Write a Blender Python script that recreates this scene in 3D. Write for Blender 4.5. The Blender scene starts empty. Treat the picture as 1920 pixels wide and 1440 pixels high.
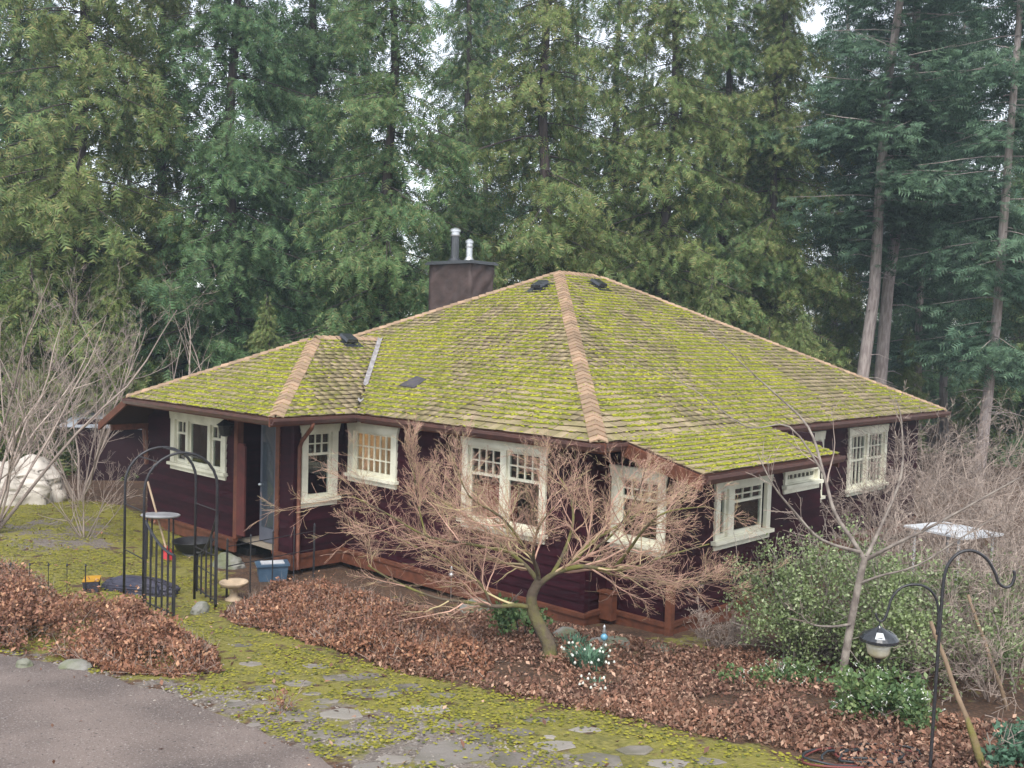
import bpy, math, random
import numpy as np
from mathutils import Vector, Matrix

random.seed(7)
NP = np.random.default_rng(7)
SC = bpy.context.scene
COL = SC.collection
PI = math.pi

# ------------------------------------------------------------------ camera, sky, sun, exposure
FPX = 1838.36
CAM = np.array([-10.9404, -8.5356, 1.4363])
FW = np.array([0.72873081, 0.68316956, -0.04723083])
RT = np.array([0.68465236, -0.72827188, 0.02951644])
UP = np.array([0.01423216, 0.05384624, 0.99844781])
cd = bpy.data.cameras.new('camera')
cam = bpy.data.objects.new('camera', cd)
COL.objects.link(cam)
cd.sensor_width = 36.0
cd.lens = FPX / 1920 * 36
cd.clip_end = 2000
cam.matrix_world = Matrix(((RT[0], UP[0], -FW[0], CAM[0]), (RT[1], UP[1], -FW[1], CAM[1]),
                           (RT[2], UP[2], -FW[2], CAM[2]), (0, 0, 0, 1)))
SC.camera = cam

SUN_EL, SUN_AZ = math.radians(52), math.atan2(-0.75, -0.65)      # azimuth measured from +Y towards +X
w = bpy.data.worlds.new('World')
SC.world = w
w.use_nodes = True
nt = w.node_tree
sky = nt.nodes.new('ShaderNodeTexSky')
sky.sky_type = 'NISHITA'
sky.sun_disc = False
sky.sun_elevation = SUN_EL
sky.sun_rotation = SUN_AZ
sky.air_density = 1.0
sky.dust_density = 1.0
hs = nt.nodes.new('ShaderNodeHueSaturation')                     # thin high overcast: the sky is nearly white
hs.inputs['Saturation'].default_value = 0.3
nt.links.new(sky.outputs[0], hs.inputs['Color'])
nt.links.new(hs.outputs[0], nt.nodes['Background'].inputs[0])
nt.nodes['Background'].inputs[1].default_value = 0.15

sl = bpy.data.lights.new('sun', 'SUN')
sl.energy = 1.5
sl.angle = math.radians(25)
sl.color = (1.0, 0.96, 0.9)
sun = bpy.data.objects.new('sun', sl)
COL.objects.link(sun)
sd = Vector((math.sin(SUN_AZ) * math.cos(SUN_EL), math.cos(SUN_AZ) * math.cos(SUN_EL), math.sin(SUN_EL)))
sun.rotation_euler = sd.to_track_quat('Z', 'Y').to_euler()
sun.location = (0, 0, 40)

SC.view_settings.view_transform = 'Standard'
SC.view_settings.look = 'None'
SC.view_settings.gamma = 1
SC.view_settings.exposure = 1.28

# ------------------------------------------------------------------ pixel helpers (photo is 1920 x 1440)
def ray(px, py): return FW + RT * (px - 960) / FPX + UP * (720 - py) / FPX
def at(px, py, d): return CAM + ray(px, py) * d
def on(px, py, ax, c):
    R = ray(px, py)
    return CAM + R * ((c - CAM[ax]) / R[ax])
FWH = np.array([FW[0], FW[1]]) / math.hypot(FW[0], FW[1])
RTH = np.array([FWH[1], -FWH[0]])

def vnoise(x, y, seed=0):
    x = np.asarray(x, float); y = np.asarray(y, float)
    xi = np.floor(x).astype(np.int64); yi = np.floor(y).astype(np.int64)
    fx = x - xi; fy = y - yi
    fx = fx * fx * (3 - 2 * fx); fy = fy * fy * (3 - 2 * fy)
    def h(a, b):
        n = (a * 374761393 + b * 668265263 + seed * 974711) & 0x7fffffff
        n = ((n ^ (n >> 13)) * 1274126177) & 0x7fffffff
        return ((n ^ (n >> 16)) & 0xffff) / 65535.0
    return (h(xi, yi) * (1 - fx) + h(xi + 1, yi) * fx) * (1 - fy) + (h(xi, yi + 1) * (1 - fx) + h(xi + 1, yi + 1) * fx) * fy
def fbm(x, y, seed=0): return vnoise(x, y, seed) * .55 + vnoise(np.asarray(x) * 2.1, np.asarray(y) * 2.1, seed + 1) * .3 + vnoise(np.asarray(x) * 4.3, np.asarray(y) * 4.3, seed + 2) * .15

def sm(a, b, x):
    t = np.clip((x - a) / (b - a), 0, 1)
    return t * t * (3 - 2 * t)
def gz(X, Y):
    X = np.asarray(X, float); Y = np.asarray(Y, float)
    d = (X - CAM[0]) * FWH[0] + (Y - CAM[1]) * FWH[1]
    r = (X - CAM[0]) * RTH[0] + (Y - CAM[1]) * RTH[1]
    z = np.interp(d, [-20, 4, 6, 9, 12, 14, 16, 19, 26, 40, 80, 300], [-1.7, -1.75, -1.9, -2.2, -2.5, -2.75, -2.92, -3.0, -3.0, -2.8, -2.4, -2.2])
    z = z + .3 * sm(5, 9, -r) * sm(13, 18, d) + (fbm(X * .8, Y * .8, 3) - .5) * .10 * sm(0, 1, 30 - d)
    return z
def g(px, py):
    z = -2.4
    for _ in range(25):
        P = on(px, py, 2, z)
        z = .5 * z + .5 * float(gz(P[0], P[1]))
    P[2] = float(gz(P[0], P[1]))
    return P
def dep(P): return float((np.asarray(P) - CAM) @ FW)

# ------------------------------------------------------------------ mesh helpers
WORLD = {}
def link(name, data, parent=None, world=None):
    o = bpy.data.objects.new(name, data)
    COL.objects.link(o)
    wm = world or Matrix()
    if parent is not None:
        o.parent = parent
        o.matrix_parent_inverse = WORLD[parent.name].inverted()
    o.matrix_basis = wm
    WORLD[o.name] = wm
    return o
def tag(o, label=None, cat=None, group=None, kind=None):
    if label: o['label'] = label
    if cat: o['category'] = cat
    if group: o['group'] = group
    if kind: o['kind'] = kind
    return o
def thing(name, loc, label, cat, group=None):
    o = link(name, None, None, Matrix.Translation(Vector(loc)))
    o.empty_display_size = .2
    return tag(o, label, cat, group)

class MB:
    def __init__(s): s.V = []; s.F = []
    def add(s, V, F):
        n = len(s.V)
        s.V += [tuple(v) for v in V]
        s.F += [tuple(i + n for i in f) for f in F]
    def hexa(s, P):                                   # 8 corners: bottom loop then top loop
        s.add(P, [(3, 2, 1, 0), (4, 5, 6, 7), (0, 1, 5, 4), (1, 2, 6, 5), (2, 3, 7, 6), (3, 0, 4, 7)])
    def box(s, x0, x1, y0, y1, z0, z1):
        s.hexa([(x0, y0, z0), (x1, y0, z0), (x1, y1, z0), (x0, y1, z0), (x0, y0, z1), (x1, y0, z1), (x1, y1, z1), (x0, y1, z1)])
    def bar(s, a, b, w, h, up=(0, 0, 1)):             # square bar from a to b
        a = Vector(a); b = Vector(b); d = (b - a).normalized()
        u = Vector(up); sd_ = d.cross(u)
        if sd_.length < 1e-4: sd_ = d.cross(Vector((1, 0, 0)))
        sd_.normalize(); u = sd_.cross(d)
        q = [sd_ * (w / 2) * i + u * (h / 2) * j for i, j in ((-1, -1), (1, -1), (1, 1), (-1, 1))]
        s.hexa([a + k for k in q] + [b + k for k in q])
    def tube(s, pts, rad, n=6, cap=True):
        pts = [Vector(p) for p in pts]
        if not isinstance(rad, (list, tuple)): rad = [rad] * len(pts)
        base = len(s.V); ref = None
        for i, p in enumerate(pts):
            d = (pts[min(i + 1, len(pts) - 1)] - pts[max(i - 1, 0)])
            if d.length < 1e-9: d = Vector((0, 0, 1))
            d.normalize()
            if ref is None: ref = Vector((1, 0, 0)) if abs(d.x) < .8 else Vector((0, 1, 0))
            a = (ref - d * ref.dot(d))
            if a.length < 1e-4: a = d.orthogonal()
            a.normalize(); ref = a; b = d.cross(a)
            for k in range(n):
                t = 2 * PI * k / n
                v = p + (a * math.cos(t) + b * math.sin(t)) * rad[i]
                s.V.append((v.x, v.y, v.z))
        for i in range(len(pts) - 1):
            for k in range(n):
                s.F.append((base + i * n + k, base + i * n + (k + 1) % n, base + (i + 1) * n + (k + 1) % n, base + (i + 1) * n + k))
        if cap:
            s.F.append(tuple(base + k for k in range(n))[::-1])
            s.F.append(tuple(base + (len(pts) - 1) * n + k for k in range(n)))
    def lathe(s, c, prof, n=16):                      # prof: (radius, z) from the bottom up
        base = len(s.V)
        for r, z in prof:
            for k in range(n):
                t = 2 * PI * k / n
                s.V.append((c[0] + r * math.cos(t), c[1] + r * math.sin(t), c[2] + z))
        for i in range(len(prof) - 1):
            for k in range(n):
                s.F.append((base + i * n + k, base + i * n + (k + 1) % n, base + (i + 1) * n + (k + 1) % n, base + (i + 1) * n + k))
        s.F.append(tuple(base + k for k in range(n))[::-1]); s.F.append(tuple(base + (len(prof) - 1) * n + k for k in range(n)))
    def mesh(s, name, m, smooth=False):
        me = bpy.data.meshes.new(name)
        me.from_pydata(s.V, [], s.F)
        me.materials.append(m)
        if smooth: me.polygons.foreach_set('use_smooth', [True] * len(me.polygons))
        me.update()
        return me
    def build(s, name, m, parent=None, world=None, smooth=False):
        return link(name, s.mesh(name, m, smooth), parent, world)

def big(name, V, F, m, parent=None, world=None, smooth=False):
    V = np.ascontiguousarray(V, np.float32); F = np.ascontiguousarray(F, np.int32)
    me = bpy.data.meshes.new(name)
    me.vertices.add(len(V)); me.vertices.foreach_set('co', V.ravel())
    k = F.shape[1]
    me.loops.add(F.size); me.loops.foreach_set('vertex_index', F.ravel())
    me.polygons.add(len(F)); me.polygons.foreach_set('loop_start', np.arange(len(F), dtype=np.int32) * k)
    if smooth: me.polygons.foreach_set('use_smooth', [True] * len(F))
    me.materials.append(m)
    me.update(calc_edges=True)
    return link(name, me, parent, world)

def scatter(TV, TF, R, P):                            # template copied N times into one mesh
    TV = np.asarray(TV, float); TF = np.asarray(TF, int)
    V = np.einsum('nij,kj->nki', R, TV) + P[:, None, :]
    F = TF[None] + (np.arange(len(P)) * len(TV))[:, None, None]
    return V.reshape(-1, 3), F.reshape(-1, TF.shape[1])
def frames(D, N, S):                                  # x axis = D, z axis close to N, scale S
    D = D / np.linalg.norm(D, axis=1, keepdims=True)
    Y = np.cross(N, D); Y /= np.linalg.norm(Y, axis=1, keepdims=True) + 1e-9
    Z = np.cross(D, Y)
    S = np.broadcast_to(S, (3, len(D))).T if np.ndim(S) == 1 else S
    return np.stack([D * S[:, :1], Y * S[:, 1:2], Z * S[:, 2:3]], axis=2)

# ------------------------------------------------------------------ materials
def S(r, g_, b):
    f = lambda c: (c / 255 / 12.92) if c / 255 <= .04045 else ((c / 255 + .055) / 1.055) ** 2.4
    return (f(r), f(g_), f(b))
def M(name, c1, c2=None, scale=4, detail=4, rough=.8, bump=0, bscale=40, isl=0, c3=None, c3t=(.6, .9), metal=0, spec=.3, stretch=(1, 1, 1), leaf=0, lo=.38, hi=.62, pos=False, bstretch=None):
    m = bpy.data.materials.new(name); m.use_nodes = True
    t = m.node_tree; N = t.nodes; L = t.links
    b = N['Principled BSDF']
    b.inputs['Roughness'].default_value = rough; b.inputs['Metallic'].default_value = metal
    b.inputs['Specular IOR Level'].default_value = spec
    if pos:
        ge = N.new('ShaderNodeNewGeometry'); co = ge.outputs['Position']
    else:
        tc = N.new('ShaderNodeTexCoord'); co = tc.outputs['Object']
    mp = N.new('ShaderNodeMapping'); mp.inputs['Scale'].default_value = stretch
    L.new(co, mp.inputs[0])
    def mix(f, a, c):
        x = N.new('ShaderNodeMix'); x.data_type = 'RGBA'
        for k, v in ((6, a), (7, c)):
            if isinstance(v, tuple): x.inputs[k].default_value = (*v, 1)
            else: L.new(v, x.inputs[k])
        L.new(f, x.inputs[0])
        return x.outputs[2]
    def noise(sc, lo_, hi_, det=detail):
        n = N.new('ShaderNodeTexNoise'); n.inputs['Scale'].default_value = sc; n.inputs['Detail'].default_value = det
        L.new(mp.outputs[0], n.inputs['Vector'])
        r = N.new('ShaderNodeMapRange'); r.inputs[1].default_value = lo_; r.inputs[2].default_value = hi_
        L.new(n.outputs[0], r.inputs[0])
        return r.outputs[0]
    colr = c1
    if c2: colr = mix(noise(scale, lo, hi), c1, c2)
    rnd = None
    if isl or c3:
        ge = N.new('ShaderNodeNewGeometry'); oi = N.new('ShaderNodeObjectInfo')
        ad = N.new('ShaderNodeMath'); ad.operation = 'ADD'
        L.new(ge.outputs['Random Per Island'], ad.inputs[0]); L.new(oi.outputs['Random'], ad.inputs[1])
        fr = N.new('ShaderNodeMath'); fr.operation = 'FRACT'; L.new(ad.outputs[0], fr.inputs[0])
        rnd = fr.outputs[0]
    if c3:
        r = N.new('ShaderNodeMapRange'); r.inputs[1].default_value, r.inputs[2].default_value = c3t
        L.new(rnd, r.inputs[0])
        colr = mix(r.outputs[0], colr, c3)
    if isl:
        w1 = N.new('ShaderNodeTexWhiteNoise'); w1.noise_dimensions = '1D'; L.new(rnd, w1.inputs['W'])
        r = N.new('ShaderNodeMapRange'); r.inputs[3].default_value = 1 - isl; r.inputs[4].default_value = 1 + isl
        L.new(w1.outputs[0], r.inputs[0])
        h = N.new('ShaderNodeHueSaturation'); L.new(r.outputs[0], h.inputs['Value'])
        if isinstance(colr, tuple): h.inputs['Color'].default_value = (*colr, 1)
        else: L.new(colr, h.inputs['Color'])
        colr = h.outputs[0]
    if isinstance(colr, tuple): b.inputs['Base Color'].default_value = (*colr, 1)
    else: L.new(colr, b.inputs['Base Color'])
    if bump:
        n = N.new('ShaderNodeTexNoise'); n.inputs['Scale'].default_value = bscale; n.inputs['Detail'].default_value = 5
        if bstretch:
            m2 = N.new('ShaderNodeMapping'); m2.inputs['Scale'].default_value = bstretch; L.new(co, m2.inputs[0]); L.new(m2.outputs[0], n.inputs['Vector'])
        else: L.new(mp.outputs[0], n.inputs['Vector'])
        bp = N.new('ShaderNodeBump'); bp.inputs['Strength'].default_value = 1; bp.inputs['Distance'].default_value = bump
        L.new(n.outputs[0], bp.inputs['Height']); L.new(bp.outputs[0], b.inputs['Normal'])
    if leaf:
        tr = N.new('ShaderNodeBsdfTranslucent')
        if isinstance(colr, tuple): tr.inputs[0].default_value = (*colr, 1)
        else: L.new(colr, tr.inputs[0])
        ms = N.new('ShaderNodeMixShader'); ms.inputs[0].default_value = leaf
        L.new(b.outputs[0], ms.inputs[1]); L.new(tr.outputs[0], ms.inputs[2]); L.new(ms.outputs[0], N['Material Output'].inputs[0])
    m['b'] = 1
    return m

def glass_mat():
    m = bpy.data.materials.new('window_glass'); m.use_nodes = True
    t = m.node_tree; N = t.nodes; L = t.links
    N.remove(N['Principled BSDF'])
    gl = N.new('ShaderNodeBsdfGlossy'); gl.inputs['Roughness'].default_value = .02
    tr = N.new('ShaderNodeBsdfTransparent'); tr.inputs[0].default_value = (.86, .9, .9, 1)
    fr = N.new('ShaderNodeFresnel'); fr.inputs[0].default_value = 1.55
    ge = N.new('ShaderNodeNewGeometry'); mr = N.new('ShaderNodeMapRange'); mr.inputs[3].default_value = 1.55; mr.inputs[4].default_value = 1 / 1.55
    L.new(ge.outputs['Backfacing'], mr.inputs[0]); L.new(mr.outputs[0], fr.inputs[0])
    ms = N.new('ShaderNodeMixShader')
    L.new(fr.outputs[0], ms.inputs[0]); L.new(tr.outputs[0], ms.inputs[1]); L.new(gl.outputs[0], ms.inputs[2])
    L.new(ms.outputs[0], N['Material Output'].inputs[0])
    return m
MAT = dict(
    glass=glass_mat(),
    shingle=M('weathered_shingle', (.30, .235, .15), (.205, .175, .082), scale=3.2, isl=.2, lo=.40, hi=.62, rough=.9, bump=.004, bscale=60, pos=True),
    cap=M('tan_cap_tile', (.35, .235, .155), (.27, .19, .125), scale=5, isl=.22, rough=.9, bump=.003, bscale=70, pos=True),
    rmoss=M('roof_moss', (.185, .20, .022), (.275, .27, .026), scale=2.2, isl=.4, c3=(.12, .145, .026), rough=1, spec=.05, pos=True),
    siding=M('maroon_siding', (.029, .0048, .0092), (.019, .0036, .0072), scale=2.5, stretch=(1, 1, 5), isl=.25, rough=.72, spec=.15, bump=.0015, bscale=50, pos=True),
    wall=M('maroon_wall', (.02, .0045, .0075), rough=.8),
    inner=M('interior_plaster', (.30, .25, .19), rough=.9),
    blind=M('translucent_blind', (.62, .52, .40), (.54, .44, .33), scale=3, rough=.9, leaf=.5),
    cream=M('cream_paint', (.74, .72, .58), (.58, .56, .44), scale=2.5, rough=.55, bump=.001, bscale=30, pos=True),
    brown=M('red_brown_trim', (.145, .052, .029), (.10, .038, .023), scale=8, rough=.6, bump=.002, bscale=40, isl=.1, pos=True),
    gutter=M('brown_gutter', (.11, .052, .042), (.08, .042, .037), scale=7, rough=.32, spec=.55, pos=True),
    soffit=M('dark_soffit', (.045, .02, .015), rough=.9),
    found=M('dark_foundation', (.03, .028, .026), (.05, .045, .04), scale=5, rough=.95),
    door=M('grey_door', (.115, .12, .145), (.095, .10, .125), scale=3, rough=.5),
    rustred=M('brick_red_paint', (.11, .028, .024), (.085, .025, .022), scale=6, rough=.7),
    wrap=M('brown_wrap_cloth', (.080, .053, .047), (.055, .038, .034), scale=3, rough=.62, bump=.03, bscale=3.5, bstretch=(1, 1, 1.2), pos=True, spec=.4),
    blackmetal=M('black_metal', (.016, .016, .02), (.03, .028, .03), scale=30, rough=.45, spec=.5),
    steel=M('galvanised_steel', (.62, .63, .64), (.48, .49, .50), scale=20, rough=.32, metal=.85),
    vent=M('black_roof_vent', (.022, .024, .028), rough=.22, spec=.8),
    flash=M('lead_flashing', (.36, .34, .34), (.22, .2, .2), scale=8, rough=.6, pos=True),
    slate=M('dark_flashing', (.085, .075, .085), (.06, .055, .06), scale=6, rough=.6, pos=True),
    bark=M('cedar_bark', (.095, .072, .066), (.05, .04, .038), scale=3, stretch=(6, 6, .5), rough=.95, bump=.02, bscale=6),
    greybark=M('fir_bark', (.46, .39, .36), (.29, .24, .22), scale=3, stretch=(5, 5, .9), rough=.95, bump=.02, bscale=6),
    twig=M('bare_twig', (.35, .285, .24), (.23, .18, .155), scale=2, isl=.3, rough=.85),
    twigpurple=M('purple_brown_twig', (.35, .285, .24), (.235, .185, .155), scale=1.5, isl=.35, rough=.85),
    mapletwig=M('maple_twig', (.46, .285, .215), (.33, .20, .155), scale=1.5, isl=.35, c3=(.44, .37, .20), c3t=(.65, .95), rough=.8),
    maplebark=M('mossy_maple_bark', (.105, .08, .058), (.155, .15, .045), scale=3, rough=.95, bump=.02, bscale=18, lo=.40, hi=.58),
    greylimb=M('pale_lichen_bark', (.27, .235, .20), (.14, .115, .10), scale=9, rough=.9, bump=.004, bscale=40),
    stake=M('weathered_stake', (.24, .17, .11), (.17, .12, .08), scale=5, stretch=(3, 3, .6), rough=.9, bump=.004, bscale=30),
    mossstake=M('mossy_stake', (.17, .12, .07), (.13, .135, .02), scale=6, rough=.95, bump=.012, bscale=30),
    brownleaf=M('dry_brown_leaf', (.29, .135, .078), (.185, .088, .058), scale=2, isl=.5, c3=(.42, .24, .14), c3t=(.66, .95), rough=.62, spec=.45, leaf=.18),
    litter=M('fallen_leaf', (.23, .115, .072), (.14, .072, .052), scale=1.5, isl=.5, c3=(.42, .27, .19), c3t=(.6, .95), rough=.75, leaf=.1),
    cedar=M('cedar_foliage', (.122, .198, .070), (.092, .175, .070), scale=.35, isl=.40, c3=(.22, .225, .095), c3t=(.55, 1.), rough=.6, leaf=.38),
    cedar2=M('yellow_cedar_foliage', (.160, .215, .064), (.120, .190, .064), scale=.35, isl=.38, c3=(.27, .245, .10), c3t=(.55, 1.), rough=.6, leaf=.38),
    cedar3=M('dark_cedar_foliage', (.092, .176, .078), (.108, .190, .076), scale=.35, isl=.42, c3=(.14, .18, .075), c3t=(.55, 1.), rough=.6, leaf=.38),
    fir=M('fir_foliage', (.102, .185, .118), (.122, .205, .118), scale=.4, isl=.42, c3=(.12, .18, .105), c3t=(.5, 1.), rough=.6, leaf=.38),
    ever=M('small_evergreen_leaf', (.19, .245, .095), (.135, .185, .07), scale=2, isl=.42, c3=(.34, .38, .22), c3t=(.6, 1.), rough=.45, leaf=.2, spec=.5),
    herb=M('fresh_green_leaf', (.12, .19, .07), (.085, .145, .06), scale=3, isl=.35, c3=(.22, .28, .11), c3t=(.5, 1.), rough=.5, leaf=.25),
    strap=M('blue_green_strap_leaf', (.10, .19, .12), (.07, .14, .09), scale=5, isl=.3, rough=.5, leaf=.2),
    petal=M('white_petal', (.80, .82, .74), isl=.1, rough=.6, leaf=.2),
    gmoss=M('ground_moss', (.195, .188, .030), (.25, .228, .038), scale=2.0, isl=.2, c3=(.095, .105, .035), rough=1, spec=.05),
    stone=M('flagstone', (.21, .185, .165), (.125, .115, .085), scale=3.5, isl=.25, c3=(.27, .245, .215), c3t=(.6, 1.), rough=.9, bump=.01, bscale=14, pos=True),
    pebble=M('pale_pebble', (.25, .22, .19), (.16, .14, .125), scale=5, isl=.4, rough=.9),
    rock=M('garden_rock', (.24, .23, .21), (.14, .15, .09), scale=3, rough=.95, bump=.02, bscale=10, pos=True),
    tarp=M('white_tarp', (.54, .49, .43), (.38, .34, .295), scale=2, rough=.6, bump=.05, bscale=2.5, pos=True),
    navy=M('navy_tarp', (.035, .035, .055), (.06, .055, .075), scale=3, rough=.5, bump=.02, bscale=8, pos=True),
    yellow=M('yellow_plastic', (.50, .27, .03), (.4, .2, .03), scale=5, rough=.5),
    blue=M('blue_plastic', (.07, .12, .18), (.05, .09, .14), scale=4, rough=.4, spec=.5),
    white=M('white_plastic', (.56, .57, .58), (.42, .43, .45), scale=4, rough=.45),
    greytop=M('grey_tabletop', (.28, .28, .29), (.2, .2, .21), scale=6, rough=.5),
    wood=M('pole_wood', (.40, .30, .20), (.30, .22, .15), scale=6, rough=.7),
    red=M('red_paint', (.42, .025, .03), (.32, .02, .025), scale=5, rough=.5),
    redcloth=M('red_upholstery', (.50, .05, .06), (.38, .04, .05), scale=5, rough=.8),
    terracotta=M('pale_clay', (.50, .38, .26), (.38, .29, .2), scale=7, rough=.9),
    hosered=M('red_hose', (.16, .045, .04), rough=.5), hoseblack=M('black_hose', (.025, .03, .035), rough=.45, spec=.5),
    clear=M('feeder_tube', (.42, .38, .26), (.5, .47, .38), scale=12, rough=.2, spec=.6),
    bluegl=M('blue_glass_ornament', (.12, .30, .42), rough=.12, spec=.8),
    zinc=M('shed_metal_roof', (.42, .45, .50), rough=.45, metal=.3),
)

# ground material: zones come from where moss, gravel and soil lie (vertex attribute), broken up by noise
def ground_mat():
    m = bpy.data.materials.new('garden_ground'); m.use_nodes = True
    t = m.node_tree; N = t.nodes; L = t.links; b = N['Principled BSDF']
    b.inputs['Roughness'].default_value = .95; b.inputs['Specular IOR Level'].default_value = .15
    at_ = N.new('ShaderNodeAttribute'); at_.attribute_name = 'zone'
    sp = N.new('ShaderNodeSeparateColor'); L.new(at_.outputs[0], sp.inputs[0])
    tc = N.new('ShaderNodeTexCoord')
    def noise(sc, lo, hi, a=0, c=1):
        n = N.new('ShaderNodeTexNoise'); n.inputs['Scale'].default_value = sc; n.inputs['Detail'].default_value = 6
        L.new(tc.outputs['Object'], n.inputs['Vector'])
        r = N.new('ShaderNodeMapRange'); r.inputs[1].default_value = lo; r.inputs[2].default_value = hi; r.inputs[3].default_value = a; r.inputs[4].default_value = c
        L.new(n.outputs[0], r.inputs[0]); return r.outputs[0]
    def mix(f, a, c):
        x = N.new('ShaderNodeMix'); x.data_type = 'RGBA'
        for k, v in ((6, a), (7, c)):
            if isinstance(v, tuple): x.inputs[k].default_value = (*v, 1)
            else: L.new(v, x.inputs[k])
        L.new(f, x.inputs[0]); return x.outputs[2]
    def thr(v, n_, wd=.12):
        s_ = N.new('ShaderNodeMath'); s_.operation = 'SUBTRACT'; L.new(v, s_.inputs[0]); L.new(n_, s_.inputs[1])
        r = N.new('ShaderNodeMapRange'); r.inputs[1].default_value = -wd; r.inputs[2].default_value = wd
        L.new(s_.outputs[0], r.inputs[0]); return r.outputs[0]
    soil = mix(noise(3, .35, .65), (.10, .062, .042), (.055, .036, .027))
    soil = mix(noise(25, .5, .7), soil, (.16, .09, .055))
    grav = mix(noise(30, .4, .62), (.20, .17, .145), (.12, .10, .088))
    grav = mix(noise(80, .6, .68), grav, (.30, .26, .22))
    moss = mix(noise(1.3, .38, .62), (.205, .188, .042), (.135, .128, .042))
    moss = mix(noise(14, .42, .66), moss, (.22, .195, .06))
    c = mix(thr(sp.outputs[2], noise(4, .3, .7)), soil, grav)
    c = mix(thr(sp.outputs[0], noise(3.2, .3, .7)), c, moss)
    L.new(c, b.inputs['Base Color'])
    n = N.new('ShaderNodeTexNoise'); n.inputs['Scale'].default_value = 22; n.inputs['Detail'].default_value = 6
    L.new(tc.outputs['Object'], n.inputs['Vector'])
    bp = N.new('ShaderNodeBump'); bp.inputs['Strength'].default_value = .9; bp.inputs['Distance'].default_value = .03
    L.new(n.outputs[0], bp.inputs['Height']); L.new(bp.outputs[0], b.inputs['Normal'])
    return m
def asphalt_mat():
    m = M('driveway_asphalt', (.20, .158, .138), (.12, .096, .086), scale=1.1, rough=.9, bump=.006, bscale=120, lo=.35, hi=.7)
    t = m.node_tree; N = t.nodes; L = t.links; b = N['Principled BSDF']
    src = b.inputs['Base Color'].links[0].from_socket
    tc = N.new('ShaderNodeTexCoord')
    for sc, lo, colr in ((55, .63, (.30, .26, .24)), (38, .66, (.05, .042, .042))):
        n = N.new('ShaderNodeTexNoise'); n.inputs['Scale'].default_value = sc; n.inputs['Detail'].default_value = 3
        L.new(tc.outputs['Object'], n.inputs['Vector'])
        r = N.new('ShaderNodeMapRange'); r.inputs[1].default_value = lo - .06; r.inputs[2].default_value = lo + .06
        L.new(n.outputs[0], r.inputs[0])
        x = N.new('ShaderNodeMix'); x.data_type = 'RGBA'
        L.new(r.outputs[0], x.inputs[0]); L.new(src, x.inputs[6]); x.inputs[7].default_value = (*colr, 1); src = x.outputs[2]
    L.new(src, b.inputs['Base Color'])
    return m

# ------------------------------------------------------------------ ground, driveway, stone path
def poly(px): return np.array([g(*p)[:2] for p in px])
def inside(P, X, Y):
    r = np.zeros(X.shape, bool); j = len(P) - 1
    for i in range(len(P)):
        xi, yi = P[i]; xj, yj = P[j]
        r ^= ((yi > Y) != (yj > Y)) & (X < (xj - xi) * (Y - yi) / (yj - yi + 1e-12) + xi)
        j = i
    return r
ROAD_EDGE = [(-700, 1120), (-300, 1170), (0, 1225), (110, 1243), (200, 1268), (330, 1300), (430, 1345), (540, 1390), (640, 1440), (760, 1500), (900, 1570)]
Z_MOSS = [poly(p) for p in (
    [(-500, 900), (-200, 905), (60, 925), (235, 950), (330, 1000), (420, 1020), (425, 1150), (520, 1190), (700, 1245), (900, 1285), (1120, 1330), (1300, 1375), (1500, 1420), (1620, 1460), (1500, 1560), (900, 1560), (640, 1440), (430, 1345), (330, 1300), (200, 1268), (0, 1225), (-500, 1120)],
    [(1210, 1195), (1310, 1190), (1330, 1220), (1200, 1240)])]
Z_GRAV = [poly(p) for p in (
    [(0, 1215), (110, 1238), (300, 1275), (420, 1290), (540, 1320), (700, 1330), (830, 1345), (1000, 1400), (1200, 1440), (1100, 1520), (760, 1500), (640, 1440), (430, 1345), (200, 1268), (0, 1240)],
    [(0, 985), (150, 960), (230, 985), (210, 1030), (60, 1040), (0, 1030)])]

def grid_patch(xs, ys):
    X, Y = np.meshgrid(xs, ys, indexing='ij')
    V = np.stack([X, Y, gz(X, Y)], -1).reshape(-1, 3)
    n, k = X.shape
    I = np.arange(n * k).reshape(n, k)
    F = np.stack([I[:-1, :-1], I[1:, :-1], I[1:, 1:], I[:-1, 1:]], -1).reshape(-1, 4)
    return V, F
def axis(a, b, step, far):
    core = np.arange(a, b + 1e-6, step); left = []; right = []; q = step; x = a
    while x > -far: q *= 1.35; x -= q; left.append(x)
    q = step; x = b
    while x < far: q *= 1.35; x += q; right.append(x)
    return np.array(left[::-1] + list(core) + right)
V, F = grid_patch(axis(-11, 5, .09, 150), axis(-9, 14, .09, 150))
ground = big('ground', V, F, ground_mat(), smooth=True)
tag(ground, 'mossy garden ground with leaf strewn soil and stony edges', 'ground', kind='structure')
zone = np.zeros((len(V), 4), np.float32); zone[:, 3] = 1
def soft(polys, X, Y, wd):
    acc = np.zeros(X.shape)
    offs = [(0, 0)] + [(wd * math.cos(a), wd * math.sin(a)) for a in np.arange(8) * PI / 4] + [(wd * .5 * math.cos(a), wd * .5 * math.sin(a)) for a in np.arange(8) * PI / 4 + .4]
    for ox, oy in offs:
        h = np.zeros(X.shape, bool)
        for p in polys: h |= inside(p, X + ox, Y + oy)
        acc += h
    return acc / len(offs)
zone[:, 0] = soft(Z_MOSS, V[:, 0], V[:, 1], .35) * .80
zone[:, 2] = soft(Z_GRAV, V[:, 0], V[:, 1], .4)
zone[:, 0] = np.clip(zone[:, 0] - zone[:, 2] * .42, 0, 1)
ca = ground.data.color_attributes.new('zone', 'FLOAT_COLOR', 'POINT'); ca.data.foreach_set('color', zone.ravel())

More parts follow.
